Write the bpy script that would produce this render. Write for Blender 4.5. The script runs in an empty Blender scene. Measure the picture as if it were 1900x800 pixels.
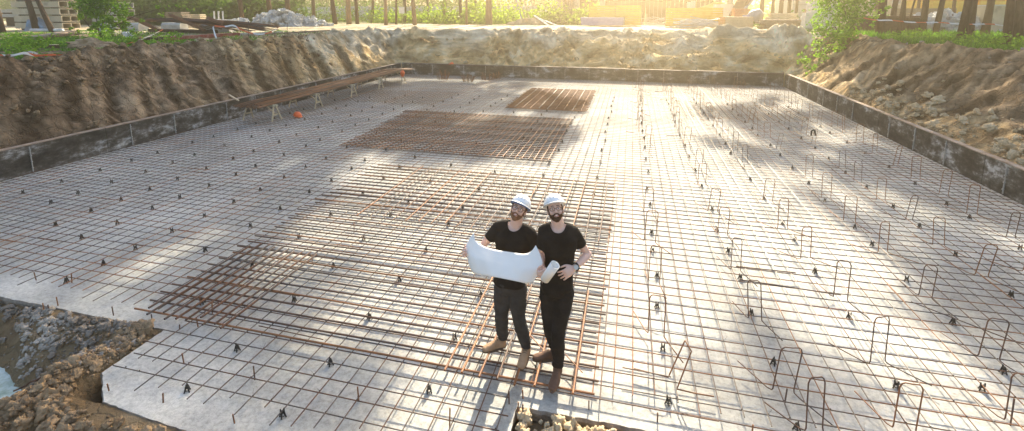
import bpy, bmesh, math, random
import numpy as np
from mathutils import Vector, Matrix, noise, Quaternion
random.seed(7); rng = np.random.default_rng(7)
S = bpy.context.scene; COL = S.collection
V = Vector
# ---------- camera model (photo is 1900 wide; principal point above the middle because the picture is a crop) ----------
F = 890.; PX, PY = 950., 167.; TH = math.atan(145/F); YAW = math.atan(223/math.hypot(890, 145)); H = 3.5
def ray(px, py):
    x = (px-PX)/F; y = -(py-PY)/F
    fw = math.cos(TH)+y*math.sin(TH); up = -math.sin(TH)+y*math.cos(TH)
    c, s = math.cos(YAW), math.sin(YAW)
    return V((x*c-fw*s, x*s+fw*c, up))
def G(px, py, z=0.):      # point of the level plane z
    r = ray(px, py); return V((0, 0, H))+r*((z-H)/r.z)
def P(px, py, Y):         # point at world depth Y
    r = ray(px, py); return V((0, 0, H))+r*(Y/r.y)
def R(f=1.): return random.uniform(-f, f)
# ---------- materials ----------
def nodes(m): m.use_nodes = True; return m.node_tree.nodes, m.node_tree.links
def mat(name, c1, c2=None, rough=.8, scale=4., bump=.2, bscale=None, metal=0., stretch=(1, 1, 1), lo=.35, hi=.65, detail=6., c3=None, s3=1.5, lo3=.5, hi3=.7, bdist=.02, spec=.3, coords='Object'):
    m = bpy.data.materials.new(name); n, l = nodes(m); b = n['Principled BSDF']
    b.inputs['Roughness'].default_value = rough; b.inputs['Metallic'].default_value = metal
    b.inputs['Specular IOR Level'].default_value = spec
    b.inputs['Base Color'].default_value = (*c1, 1)
    tc = n.new('ShaderNodeTexCoord'); mp = n.new('ShaderNodeMapping'); mp.inputs['Scale'].default_value = stretch
    l.new(tc.outputs[coords], mp.inputs['Vector'])
    if c2:
        nz = n.new('ShaderNodeTexNoise'); nz.inputs['Scale'].default_value = scale; nz.inputs['Detail'].default_value = detail; nz.inputs['Roughness'].default_value = .65
        l.new(mp.outputs[0], nz.inputs['Vector'])
        cr = n.new('ShaderNodeValToRGB'); cr.color_ramp.elements[0].position = lo; cr.color_ramp.elements[1].position = hi
        cr.color_ramp.elements[0].color = (*c1, 1); cr.color_ramp.elements[1].color = (*c2, 1)
        l.new(nz.outputs['Fac'], cr.inputs['Fac']); out = cr.outputs['Color']
        if c3:
            n3 = n.new('ShaderNodeTexNoise'); n3.inputs['Scale'].default_value = s3; n3.inputs['Detail'].default_value = 8; n3.inputs['Roughness'].default_value = .7
            l.new(mp.outputs[0], n3.inputs['Vector'])
            mr = n.new('ShaderNodeMapRange'); mr.inputs['From Min'].default_value = lo3; mr.inputs['From Max'].default_value = hi3
            l.new(n3.outputs['Fac'], mr.inputs['Value'])
            mx = n.new('ShaderNodeMixRGB'); mx.inputs['Color2'].default_value = (*c3, 1)
            l.new(mr.outputs[0], mx.inputs['Fac']); l.new(out, mx.inputs['Color1']); out = mx.outputs[0]
        l.new(out, b.inputs['Base Color'])
    if bump:
        nb = n.new('ShaderNodeTexNoise'); nb.inputs['Scale'].default_value = bscale or scale*4; nb.inputs['Detail'].default_value = 5
        l.new(mp.outputs[0], nb.inputs['Vector'])
        bp = n.new('ShaderNodeBump'); bp.inputs['Strength'].default_value = bump; bp.inputs['Distance'].default_value = bdist
        l.new(nb.outputs['Fac'], bp.inputs['Height']); l.new(bp.outputs[0], b.inputs['Normal'])
    return m
def leafmat(name, c1, c2, trans=.5, scale=3.):
    m = bpy.data.materials.new(name); n, l = nodes(m); b = n['Principled BSDF']; out = n['Material Output']
    geo = n.new('ShaderNodeNewGeometry'); cr = n.new('ShaderNodeValToRGB')
    cr.color_ramp.elements[0].color = (*c1, 1); cr.color_ramp.elements[1].color = (*c2, 1)
    l.new(geo.outputs['Random Per Island'], cr.inputs['Fac'])
    l.new(cr.outputs[0], b.inputs['Base Color']); b.inputs['Roughness'].default_value = .6; b.inputs['Specular IOR Level'].default_value = .2
    t = n.new('ShaderNodeBsdfTranslucent'); mu = n.new('ShaderNodeMixRGB'); mu.blend_type = 'MULTIPLY'; mu.inputs['Fac'].default_value = 1
    mu.inputs['Color2'].default_value = (1.8, 1.9, .6, 1); l.new(cr.outputs[0], mu.inputs['Color1']); l.new(mu.outputs[0], t.inputs['Color'])
    mx = n.new('ShaderNodeMixShader'); mx.inputs['Fac'].default_value = trans
    l.new(b.outputs[0], mx.inputs[1]); l.new(t.outputs[0], mx.inputs[2]); l.new(mx.outputs[0], out.inputs['Surface'])
    return m
M = dict(
    rust=mat('rust_bar', (.055, .027, .016), (.17, .07, .032), .68, 9, .4, 60, metal=.1, bdist=.003, lo=.3, hi=.7, c3=(.09, .07, .06), s3=1.3, lo3=.45, hi3=.6, spec=.5),
    rust2=mat('fresh_rust_bar', (.13, .054, .022), (.32, .13, .045), .66, 5, .4, 60, metal=.1, bdist=.003, lo=.3, hi=.7, spec=.5),
    steel=mat('grey_bar', (.05, .04, .034), (.14, .105, .085), .55, 5, .3, 60, metal=.2, bdist=.003, spec=.5),
    tie=mat('tie_wire', (.04, .03, .025), (.07, .05, .04), .7, 20, 0),
    spacer=mat('black_plastic', (.018, .018, .017), (.05, .045, .035), .6, 30, .1),
    wood=mat('raw_wood', (.32, .22, .12), (.48, .35, .21), .8, 6, .3, 40, stretch=(1, 8, 8)),
    greywood=mat('weathered_wood', (.16, .12, .09), (.30, .24, .18), .85, 5, .4, 40, stretch=(8, 1, 8)),
    darkwood=mat('dark_wood', (.045, .03, .02), (.11, .075, .05), .85, 5, .4, 40),
    palewood=mat('pale_wood', (.5, .40, .26), (.62, .52, .36), .8, 5, .2, 40),
    redwood=mat('red_painted_wood', (.20, .035, .03), (.32, .16, .13), .75, 4, .3, 30, lo=.4, hi=.62),
    yellow=mat('yellow_paint', (.70, .42, .04), (.80, .55, .10), .5, 3, .1, 30, c3=(.45, .30, .08), s3=9, lo3=.6, hi3=.75),
    beamend=mat('beam_end_wood', (.42, .20, .08), (.52, .30, .15), .8, 20, .2),
    purple=mat('faded_blue_paint', (.22, .21, .40), (.32, .31, .50), .6, 3, .1),
    conc=mat('pale_concrete', (.36, .34, .31), (.50, .48, .43), .85, 3, .4, 30, c3=(.22, .19, .15), s3=2.2, lo3=.55, hi3=.75),
    concw=mat('white_concrete', (.58, .56, .52), (.74, .72, .68), .85, 3, .3, 30, c3=(.36, .33, .29), s3=3, lo3=.55, hi3=.75),
    cream=mat('cream_concrete', (.52, .44, .31), (.62, .54, .40), .85, 2, .3, 25, c3=(.30, .25, .18), s3=1.4, lo3=.55, hi3=.75),
    plastic=mat('white_sheeting', (.40, .41, .42), (.68, .68, .67), .5, 4, .5, 9, bdist=.08),
    tarp=mat('grey_blue_tarp', (.28, .30, .34), (.14, .30, .48), .45, 2.2, .6, 6, bdist=.08, lo=.5, hi=.6),
    bark=mat('bark', (.05, .032, .02), (.13, .085, .055), .95, 8, .9, 18, stretch=(1, 1, .25), bdist=.05),
    barkl=mat('pale_bark', (.22, .15, .09), (.36, .26, .17), .95, 8, .7, 18, stretch=(1, 1, .25), bdist=.05),
    rock=mat('rubble_stone', (.16, .13, .10), (.42, .37, .31), .9, 1.3, .5, 25, detail=3),
    clod=mat('clay_clod', (.22, .15, .085), (.42, .30, .18), .95, 2.2, .8, 22, bdist=.03, c3=(.13, .085, .05), s3=6, lo3=.5, hi3=.7),
    sandclod=mat('pale_clay_clod', (.42, .32, .19), (.58, .46, .30), .95, 2.2, .8, 22, bdist=.03, c3=(.25, .16, .09), s3=6, lo3=.55, hi3=.7),
    brick=mat('red_brick', (.42, .16, .08), (.55, .27, .16), .85, 9, .3),
    ruin=mat('dark_brown_boards', (.07, .04, .025), (.16, .09, .05), .85, 2, .3, 12),
    galv=mat('galvanised_pipe', (.42, .42, .42), (.60, .60, .60), .4, 4, .1, metal=.6),
    white=mat('white_fence_paint', (.55, .57, .60), (.72, .73, .74), .7, 3, .1, c3=(.35, .37, .36), s3=1.2, lo3=.5, hi3=.7),
    grey=mat('grey_metal', (.25, .26, .29), (.36, .37, .40), .5, 4, .1, metal=.3),
    orange=mat('orange_helmet', (.85, .16, .05), None, .35, bump=0),
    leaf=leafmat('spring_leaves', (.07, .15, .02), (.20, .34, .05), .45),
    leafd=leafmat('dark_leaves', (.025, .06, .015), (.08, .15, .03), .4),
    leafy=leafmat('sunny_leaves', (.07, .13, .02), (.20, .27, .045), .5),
    grass=leafmat('grass_blades', (.03, .10, .015), (.12, .26, .03), .4),
)
# ---------- mesh builder ----------
class MB:
    def __init__(s): s.v = []; s.f = []
    def add(s, vs, fs):
        o = len(s.v); s.v += [tuple(p) for p in vs]; s.f += [tuple(i+o for i in f) for f in fs]; return s
    def box(s, c, d, rot=None, jit=0.):
        c = V(c); vs = []
        for z in (-1, 1):
            for y in (-1, 1):
                for x in (-1, 1):
                    p = V((x*d[0]/2+R(jit), y*d[1]/2+R(jit), z*d[2]/2+R(jit)))
                    if rot is not None: p = rot @ p
                    vs.append(c+p)
        return s.add(vs, [(0, 2, 3, 1), (4, 5, 7, 6), (0, 1, 5, 4), (2, 6, 7, 3), (0, 4, 6, 2), (1, 3, 7, 5)])
    def bar(s, a, b, w, h, up=(0, 0, 1)):       # rectangular bar from a to b
        a, b = V(a), V(b); d = b-a; L = d.length; q = basis(d, up)
        return s.box((a+b)/2, (L, w, h), q)
    def tube(s, pts, rad, n=6, cap=True, closed=False):
        pts = [V(p) for p in pts]; k = len(pts)
        rr = rad if isinstance(rad, (list, tuple)) else [rad]*k
        vs = []; ref = V((0, 0, 1)); prev = None
        for i, p in enumerate(pts):
            d = (pts[min(i+1, k-1)]-pts[max(i-1, 0)])
            if closed: d = pts[(i+1) % k]-pts[i-1]
            d = d.normalized() if d.length > 1e-9 else V((0, 0, 1))
            if prev is None:
                u = d.cross(ref)
                if u.length < .05: u = d.cross(V((1, 0, 0)))
                u.normalize()
            else:
                u = prev-d*prev.dot(d)
                u = u.normalized() if u.length > 1e-6 else d.orthogonal().normalized()
            prev = u; w = d.cross(u)
            for j in range(n):
                a = 2*math.pi*j/n; vs.append(p+(u*math.cos(a)+w*math.sin(a))*rr[i])
        fs = []
        for i in range(k if closed else k-1):
            for j in range(n):
                a, b = i*n+j, i*n+(j+1) % n; c, d2 = ((i+1) % k)*n+(j+1) % n, ((i+1) % k)*n+j
                fs.append((a, b, c, d2))
        if cap and not closed: fs += [tuple(range(n-1, -1, -1)), tuple((k-1)*n+j for j in range(n))]
        return s.add(vs, fs)
    def loft(s, rings):
        n = len(rings[0]); vs = [p for r in rings for p in r]; fs = []
        for i in range(len(rings)-1):
            for j in range(n):
                fs.append((i*n+j, i*n+(j+1) % n, (i+1)*n+(j+1) % n, (i+1)*n+j))
        fs += [tuple(range(n-1, -1, -1)), tuple((len(rings)-1)*n+j for j in range(n))]
        return s.add(vs, fs)
    def ell(s, c, ax, n=14, m=10, rot=None, fn=None):
        c = V(c); rings = []
        vs = [];
        for i in range(1, m):
            t = math.pi*i/m
            for j in range(n):
                a = 2*math.pi*j/n; d = V((math.sin(t)*math.cos(a), math.sin(t)*math.sin(a), math.cos(t)))
                p = V((d.x*ax[0], d.y*ax[1], d.z*ax[2]))
                if fn: p = fn(p, d)
                vs.append(p)
        top = V((0, 0, ax[2])); bot = V((0, 0, -ax[2]))
        if fn: top = fn(top, V((0, 0, 1))); bot = fn(bot, V((0, 0, -1)))
        vs += [top, bot]
        if rot is not None: vs = [rot @ p for p in vs]
        vs = [c+p for p in vs]; k = (m-1)*n; fs = []
        for i in range(m-2):
            for j in range(n):
                fs.append((i*n+j, (i+1)*n+j, (i+1)*n+(j+1) % n, i*n+(j+1) % n))
        for j in range(n):
            fs.append((k, j, (j+1) % n)); fs.append((k+1, (m-2)*n+(j+1) % n, (m-2)*n+j))
        return s.add(vs, fs)
    def mesh(s, name, smooth=False):
        me = bpy.data.meshes.new(name); me.from_pydata(s.v, [], s.f)
        if smooth: me.polygons.foreach_set('use_smooth', [True]*len(me.polygons))
        me.update(); return me
    def build(s, name, m, parent=None, smooth=False):
        me = s.mesh(name, smooth); me.materials.append(m if not isinstance(m, str) else M[m])
        o = bpy.data.objects.new(name, me); COL.objects.link(o)
        if parent is not None: o.parent = parent; o.matrix_parent_inverse = parent.matrix_basis.inverted()
        return o
def basis(d, up=(0, 0, 1)):
    x = V(d).normalized(); u = V(up); y = u.cross(x)
    if y.length < .01: y = V((0, 1, 0)).cross(x)
    y.normalize(); z = x.cross(y); return Matrix((x, y, z)).transposed()
def tag(o, label=None, cat=None, group=None, kind=None):
    if label: o['label'] = label
    if cat: o['category'] = cat
    if group: o['group'] = group
    if kind: o['kind'] = kind
    return o
def empty(name, loc, label, cat, group=None, rz=0.):
    o = bpy.data.objects.new(name, None); COL.objects.link(o); o.location = loc; o.empty_display_size = .1; o.rotation_euler.z = rz
    return tag(o, label, cat, group)
def npmesh(name, verts, nper, m, parent=None, smooth=False):   # verts (k*nper,3): k separate polygons of nper corners
    k = len(verts)//nper; me = bpy.data.meshes.new(name)
    me.vertices.add(len(verts)); me.vertices.foreach_set('co', np.asarray(verts, dtype=np.float32).ravel())
    me.loops.add(k*nper); me.loops.foreach_set('vertex_index', np.arange(k*nper, dtype=np.int32))
    me.polygons.add(k); me.polygons.foreach_set('loop_start', np.arange(0, k*nper, nper, dtype=np.int32))
    me.update(calc_edges=True); me.materials.append(M[m] if isinstance(m, str) else m)
    o = bpy.data.objects.new(name, me); COL.objects.link(o)
    if parent is not None: o.parent = parent; o.matrix_parent_inverse = parent.matrix_basis.inverted()
    return o
def leaf_quads(cent, size, flat=.0, aspect=.6):
    k = len(cent); a = rng.normal(size=(k, 3)); a[:, 2] *= (1-flat); a /= np.linalg.norm(a, axis=1)[:, None]
    b = rng.normal(size=(k, 3)); b -= a*(a*b).sum(1)[:, None]; b /= np.linalg.norm(b, axis=1)[:, None]
    s = size*rng.uniform(.6, 1.25, size=(k, 1)); c = np.asarray(cent)
    return np.stack([c-a*s*.5, c+b*s*.5*aspect, c+a*s*.5, c-b*s*.5*aspect], 1).reshape(-1, 3)
def blobs(specs, n):        # leaf centres: specs = (x,y,z,rx,ry,rz); clumped
    out = []; tot = sum(s[3]*s[4]*s[5] for s in specs)**1.0
    for s in specs:
        k = max(6, int(n*s[3]*s[4]*s[5]/tot)); nc = max(3, k//28)
        d = rng.normal(size=(nc, 3)); d /= np.linalg.norm(d, axis=1)[:, None]; rr = rng.uniform(.25, 1, size=(nc, 1))**.5
        cc = d*rr*np.array(s[3:6])+np.array(s[:3])
        idx = rng.integers(0, nc, k); cs = .22*(s[3]*s[4]*s[5])**(1/3)
        out.append(cc[idx]+rng.normal(size=(k, 3))*cs)
    return np.concatenate(out)
def fbm(x, y, z=0., o=4): return noise.fractal(V((x, y, z)), 1., 2., o)
SUN, SKY, HAZE, EXPO = 5.0, .115, .0058, 2.05
# ---------- ground: one sheet with the excavation in it ----------
GZ = 2.3
def lerp(t, a): 
    for i in range(len(a)-1):
        if t <= a[i+1][0]:
            u = max(0, (t-a[i][0])/(a[i+1][0]-a[i][0])); return a[i][1]+(a[i+1][1]-a[i][1])*u
    return a[-1][1]
CL = [(0, -14.2), (4, -13.9), (8, -14.1), (13, -15.3), (18, -14.7), (24, -15.4), (26, -14.9), (40, -14.9)]
CR = [(0, 12.2), (10, 11.6), (16, 10.3), (20, 9.4), (27, 10.2), (40, 10.5)]
CF = [(-16, 27.6), (-11, 27.9), (-6, 28.6), (0, 29.4), (4, 29.2), (9, 27.8), (14, 27.0)]
def sm(t): t = min(1, max(0, t)); return t*t*(3-2*t)
STK = [.5]
def side_of(a, b, c): return 1 if a > max(b, c) else (2 if b > max(a, c) else 3)
def terrain(x, y):
    xl = lerp(y, CL)+.35*noise.noise(V((0, y*.7, 3))); xr = lerp(y, CR)+.35*noise.noise(V((5, y*.7, 3))); yf = lerp(x, CF)+.35*noise.noise(V((x*.6, 9, 3)))
    a = (-12.84-x)/(-12.84-xl); b = (x-7.27)/(xr-7.27); c = (y-24.93)/(yf-24.93)
    t = math.hypot(max(a, b, 0), max(c, 0)); along = y if max(a, b) > max(c, 0) else x
    if t <= 0:
        z = -.30
        # hollow beside the slab, near left, and the strip in front of it
        if (x < -4.9 and y < 3.84) or (-4.95 <= x < -.85 and y < 2.86+.0*x and x < -2.6):
            dx, dy = -4.95-x, (3.78-y if x < -4.95 else 2.80-y+.05)
            if x < -4.95: q = min(dy/1.0, dx/1.5) if y > 2.8 else dx/1.5
            else: q = dy/1.2
            vv = noise.voronoi(V((x*5, y*5, 2)))[0]
            z = -.03-.54*sm(max(0, q-.06))-.22*math.exp(-((.87*(x+6.8)-.5*(y-3.2))/.85)**2-((.5*(x+6.8)+.87*(y-3.2))/.32)**2)+.05*fbm(x*2.2, y*2.2, 1)+.035*fbm(x*9, y*9, 1)+.05*(vv[1]-vv[0])
            if x < -4.95: z += .13*math.exp(-((dx-.2)/.16)**2)*(.7+.9*noise.noise(V((x*3, y*3, 2))))*(1 if y < 3.75 else 0)
            else: z += .05*(.7+.9*noise.noise(V((x*3, y*3, 2))))
            if x > -5.0 or y > 3.70: z = min(z, -.012)
            z = min(z, .02) if not (x < -5.0 and dy > .05) and x < -4.95 else z
        elif y < 3.7 and x > -.9:
            z = -.13+.12*fbm(x*2.5, y*2.5, 5)
        return z, t, 0
    s = min(1, t)
    left = a > max(b, c); right = b > max(a, c)
    prof = (.72*s+.28*sm(s)) if not right else (.55*s+.45*sm(s))
    foot = .38 if not right else .48
    z = foot+(GZ-foot)*prof
    mid = math.sin(math.pi*min(1, s))**.6 if s < 1 else 0
    sh = 1.1 if left else (-.9 if right else .3)
    u = along-sh*s+.15*noise.noise(V((x, y, 2)))        # scars of the digging bucket run down the slope, slanting
    g1 = noise.noise(V((u*1.0, s*.5, 17))); g2 = noise.noise(V((u*2.7, s*.7, 7))); g3 = noise.noise(V((u*8.5, s*.9, 27)))
    amp = 1.25 if side_of(a, b, c) == 3 else 1.
    far_ = side_of(a, b, c) == 3 or (left and y > 22)
    fp = sm(.62+1.3*noise.noise(V((along*.33, s*1.6, 70)))-.25*(s > .8))
    g4 = noise.noise(V((u*17, s*1.2, 47)))
    k1, k2, k3 = (.25, .5, .6) if far_ else (.8, 1.1, 1.5)
    z += mid*(k1*(.16-abs(g1)*.62)+fp*(k2*(.10-abs(g2)*.30)+k3*g3*.07+k3*g4*.025))+mid*(1-fp)*(.14*fbm(x*1.7, y*1.7, z*2, 6)+.12*(noise.voronoi(V((x*2.6, y*2.6, z*2)))[0][0]-.3))
    vv = noise.voronoi(V((x*1.9, y*1.9, z*1.5)))[0]; v2 = noise.voronoi(V((x*5.5, y*5.5, z*4)))[0]
    patch = sm(.5+1.6*noise.noise(V((x*.45, y*.45, 60))))
    patch = max(patch, .85) if far_ else patch
    z += (mid*.8+.3)*patch*((.42 if far_ else .26)*(vv[1]-vv[0])+(.20 if far_ else .11)*(v2[1]-v2[0])+(.10*noise.ridged_multi_fractal(V((x*1.3, y*1.3, z)), .9, 2.1, 5, 1., 2.)-.1 if far_ else 0))
    z += mid*.20*fbm(x*.9, y*.9, 4.)+(.095 if s < 1 else .05)*fbm(x*3.1, y*3.1, 6., 6)
    # lumpy lip and toe
    lip = math.exp(-((t-1.05)/.28)**2)
    lv = noise.voronoi(V((x*3.2, y*3.2, 5)))[0]; z += lip*(.08+.22*fbm(x*1.5, y*1.5, 11., 5)+.10*fbm(x*5, y*5, 21., 4)+.16*(lv[1]-lv[0]))
    toe = math.exp(-((s-.08)/.13)**2)
    if right: z += toe*max(0, .32*noise.noise(V((y*.55, x, 31)))+.16+.12*fbm(x*4, y*4, 3.))*(1 if y < 19 else .4)
    else: z += toe*.10*fbm(x*3, y*3, 3.)
    if c > .9 and not left and not right:
        z += .42*math.exp(-((x-4.9)/1.3)**2-((y-28.6)/.8)**2)+.40*math.exp(-((x-8.2+.3)/1.0)**2-((y-28.4)/.9)**2)
    if t > 1.3: z = z*0+GZ+.05*fbm(x*.35, y*.35, 8.)+.02*fbm(x*2, y*2, 8.)
    elif t > 1: 
        w = (t-1)/.3; z = z*(1-w)+w*(GZ+.05*fbm(x*.35, y*.35, 8.)+.02*fbm(x*2, y*2, 8.))
    STK[0] = .5+.9*g3+.7*noise.noise(V((u*5, s*1.2, 80)))+.5*noise.noise(V((u*1.7, s*1.5, 90))) if s < 1 else .5
    if far_: STK[0] = .5+.5*noise.noise(V((x*1.3, y*1.3, z*2)))+.35*noise.noise(V((x*4, y*4, z*5)))
    return z, t, (1 if left else 2 if right else 3)
def axis(segs):
    out = []
    for a, b, st in segs:
        k = max(1, round((b-a)/st)); out += [a+(b-a)*i/k for i in range(k)]
    out.append(segs[-1][1]); return out
gx = axis([(-700, -100, 60), (-100, -40, 6), (-40, -20, .8), (-20, -12.9, .09), (-12.9, -12.7, .1), (-12.7, -8.2, .5), (-8.2, -3, .07), (-3, -.9, .3), (-.9, 1.2, .08), (1.2, 7.1, .5), (7.1, 14, .09), (14, 24, .35), (24, 60, 2), (60, 100, 8), (100, 700, 60)])
gy = axis([(-60, 0, 10), (0, 2.2, .3), (2.2, 4.4, .07), (4.4, 24.8, .13), (24.8, 30.5, .10), (30.5, 40, .45), (40, 70, 2), (70, 110, 8), (110, 900, 60)])
nx, ny = len(gx), len(gy); gv = []; gm = []
for y in gy:
    for x in gx:
        z, t, side = terrain(x, y); gv.append((x, y, z))
        # kinds of soil: r = sandy yellow, g = grass, b = pale dry sand
        nn = fbm(x*.5, y*.5, 40.)
        sand = {0: .25, 1: sm((y-12)/10+nn*.5)*.7, 2: .06+sm((y-14)/12)*.3+(.3 if t < .25 else 0), 3: .9}[side]
        dry = 0.
        if side == 3: dry = sm((t-.45+nn*.5)*2)
        if side == 1: dry = sm((y-18+3*nn)/4)*.8*sm((t-.2+nn)*2)
        if t > 1: dry = max(dry, sm((x+15+nn*2)/3)*sm((11-x+nn*2)/2)*sm((y-23)/4))
        gr = 0.
        if t > 1.12:
            if x < -14: gr = sm(.5+nn*1.6)*sm((t-1.15)*4)*(1-.75*sm((y-17)/5))
            if x > 9.5: gr = sm(.9+nn*1.2)*sm((t-1.12)*5)
            if y > 44 and x < -5: gr = .8
        gm.append((sand, gr, dry, min(1, max(0, STK[0] if t > 0 else .5))))
gf = [(j*nx+i, j*nx+i+1, (j+1)*nx+i+1, (j+1)*nx+i) for j in range(ny-1) for i in range(nx-1)]
me = bpy.data.meshes.new('ground'); me.from_pydata(gv, [], gf); me.polygons.foreach_set('use_smooth', [True]*len(me.polygons))
ca = me.color_attributes.new('soil', 'FLOAT_COLOR', 'POINT'); ca.data.foreach_set('color', np.array(gm, dtype=np.float32).ravel())
ground = bpy.data.objects.new('ground', me); COL.objects.link(ground); tag(ground, kind='structure')
m = bpy.data.materials.new('soil'); n, l = nodes(m); b = n['Principled BSDF']; b.inputs['Roughness'].default_value = .95; b.inputs['Specular IOR Level'].default_value = .15
tc = n.new('ShaderNodeTexCoord'); at = n.new('ShaderNodeAttribute'); at.attribute_name = 'soil'; sep = n.new('ShaderNodeSeparateColor'); l.new(at.outputs['Color'], sep.inputs[0])
def nz(sc, det=8, st=None, r=.65):
    t = n.new('ShaderNodeTexNoise'); t.inputs['Scale'].default_value = sc; t.inputs['Detail'].default_value = det; t.inputs['Roughness'].default_value = r
    if st:
        mp = n.new('ShaderNodeMapping'); mp.inputs['Scale'].default_value = st; l.new(tc.outputs['Object'], mp.inputs[0]); l.new(mp.outputs[0], t.inputs['Vector'])
    else: l.new(tc.outputs['Object'], t.inputs['Vector'])
    return t.outputs['Fac']
def ramp(f, stops):
    c = n.new('ShaderNodeValToRGB'); e = c.color_ramp.elements
    while len(e) < len(stops): e.new(.5)
    for i, (p, col) in enumerate(stops): e[i].position = p; e[i].color = (*col, 1)
    l.new(f, c.inputs[0]); return c.outputs[0]
def mix(f, a, b_, bt='MIX'):
    x = n.new('ShaderNodeMixRGB'); x.blend_type = bt
    if isinstance(f, float): x.inputs[0].default_value = f
    else: l.new(f, x.inputs[0])
    l.new(a, x.inputs[1]); l.new(b_, x.inputs[2]); return x.outputs[0]
brown = ramp(nz(1.6), [(.34, (.075, .05, .032)), (.48, (.21, .15, .095)), (.62, (.42, .315, .205))])
brown2 = ramp(nz(9., 6), [(.35, (.05, .034, .022)), (.65, (.20, .145, .095))])
brown = mix(.45, brown, brown2)
sandy = ramp(nz(1.1), [(.30, (.20, .11, .05)), (.43, (.54, .36, .16)), (.55, (.68, .50, .26)), (.70, (.80, .68, .46))])  # sand colour, lightened and yellowed to carry the glare on the backlit far bank
dryc = ramp(nz(1.4), [(.25, (.42, .32, .20)), (.5, (.68, .57, .40)), (.75, (.82, .74, .58))])
grc = ramp(nz(4., 6), [(.3, (.035, .06, .015)), (.6, (.06, .12, .02)), (.75, (.12, .09, .05))])
c = mix(sep.outputs[0], brown, sandy); c = mix(sep.outputs[2], c, dryc); sm_ = ramp(at.outputs['Alpha'], [(.15, (.5, .46, .43)), (.5, (1., 1., 1.)), (.85, (1.8, 1.75, 1.7))]); c = mix(1., c, sm_, 'MULTIPLY'); c = mix(sep.outputs[1], c, grc)
l.new(c, b.inputs['Base Color'])
bp = n.new('ShaderNodeBump'); bp.inputs['Strength'].default_value = 1.; bp.inputs['Distance'].default_value = .11
vo = n.new('ShaderNodeTexVoronoi'); vo.feature = 'DISTANCE_TO_EDGE'; vo.inputs['Scale'].default_value = 3.2
wn = n.new('ShaderNodeTexNoise'); wn.inputs['Scale'].default_value = 3.; wn.inputs['Detail'].default_value = 6; l.new(tc.outputs['Object'], wn.inputs['Vector'])
wa = n.new('ShaderNodeVectorMath'); wa.operation = 'MULTIPLY_ADD'; wa.inputs[1].default_value = (.7, .7, .7); l.new(wn.outputs['Color'], wa.inputs[0]); l.new(tc.outputs['Object'], wa.inputs[2]); l.new(wa.outputs[0], vo.inputs['Vector'])
vm = n.new('ShaderNodeMapRange'); vm.inputs['From Max'].default_value = .10; l.new(vo.outputs['Distance'], vm.inputs['Value'])
ad = n.new('ShaderNodeMath'); ad.operation = 'MULTIPLY_ADD'; ad.inputs[1].default_value = .35; l.new(vm.outputs[0], ad.inputs[0]); l.new(nz(4.5, 12, None, .78), ad.inputs[2])
l.new(ad.outputs[0], bp.inputs['Height']); l.new(bp.outputs[0], b.inputs['Normal'])
me.materials.append(m)
# ---------- concrete floor ----------
out = [(-12.66, 24.88), (-12.66, 3.80), (-4.93, 3.78), (-4.92, 3.12), (-4.53, 2.84), (-3.4, 2.77), (-.87, 2.55), (-.86, 3.70), (.5, 3.72), (7.12, 3.55), (7.12, 24.88)]
def dense(poly, st=.05, j=.006):
    o = []
    for i in range(len(poly)):
        a, b_ = V(poly[i]), V(poly[(i+1) % len(poly)]); k = max(1, int((b_-a).length/st)) if max(a.y, b_.y) < 4.2 else 1
        for q in range(k):
            p = a.lerp(b_, q/k); o.append((p.x+(R(j)+.012*noise.noise(V((p.x*2, p.y*2, 0))) if k > 1 else 0), p.y+(R(j)+.012*noise.noise(V((p.x*2, p.y*2, 9))) if k > 1 else 0)))
    return o
out = dense(out); k = len(out); mb = MB()
mb.v = [(x, y, 0) for x, y in out]+[(x+R(.01), y-.012*(y < 4.2), -.03) for x, y in out]+[(x, y, -.12) for x, y in out]
mb.f = [tuple(range(k-1, -1, -1))]+[(i, (i+1) % k, k+(i+1) % k, k+i) for i in range(k)]+[(k+i, k+(i+1) % k, 2*k+(i+1) % k, 2*k+i) for i in range(k)]+[tuple(2*k+i for i in range(k))]
m = bpy.data.materials.new('blinding_concrete'); n, l = nodes(m); b = n['Principled BSDF']; b.inputs['Roughness'].default_value = .8; b.inputs['Specular IOR Level'].default_value = .35
tc = n.new('ShaderNodeTexCoord')
base = ramp(nz(.55, 8), [(.3, (.33, .325, .295)), (.5, (.465, .46, .42)), (.68, (.61, .60, .55))])
fine = ramp(nz(20., 9, None, .8), [(.36, (.42, .42, .41)), (.55, (1., 1., 1.)), (.7, (1.15, 1.15, 1.15))])
spots = ramp(nz(3.2, 10, None, .75), [(.58, (1, 1, 1)), (.72, (.5, .46, .42))])
streak = ramp(nz(1., 6, (1.4, 5., 1)), [(.35, (.82, .82, .84)), (.65, (1.08, 1.07, 1.05))])
c = mix(.7, base, fine, 'MULTIPLY'); c = mix(.6, c, spots, 'MULTIPLY'); c = mix(.8, c, streak, 'MULTIPLY')
rs = ramp(nz(.9, 8, None, .7), [(.60, (1, 1, 1)), (.74, (.66, .54, .42))]); c = mix(.7, c, rs, 'MULTIPLY')
l.new(c, b.inputs['Base Color'])
bp = n.new('ShaderNodeBump'); bp.inputs['Strength'].default_value = .5; bp.inputs['Distance'].default_value = .012
l.new(nz(22., 8, None, .75), bp.inputs['Height']); l.new(bp.outputs[0], b.inputs['Normal'])
slab = mb.build('concrete_floor', m); tag(slab, kind='structure')
slab.data.materials.append(mat('dirty_slab_side', (.16, .13, .10), (.34, .30, .25), .95, 9, .8, 30, bdist=.02)); slab.data.polygons.foreach_set('material_index', [0]+[1]*(len(slab.data.polygons)-1))
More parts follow.
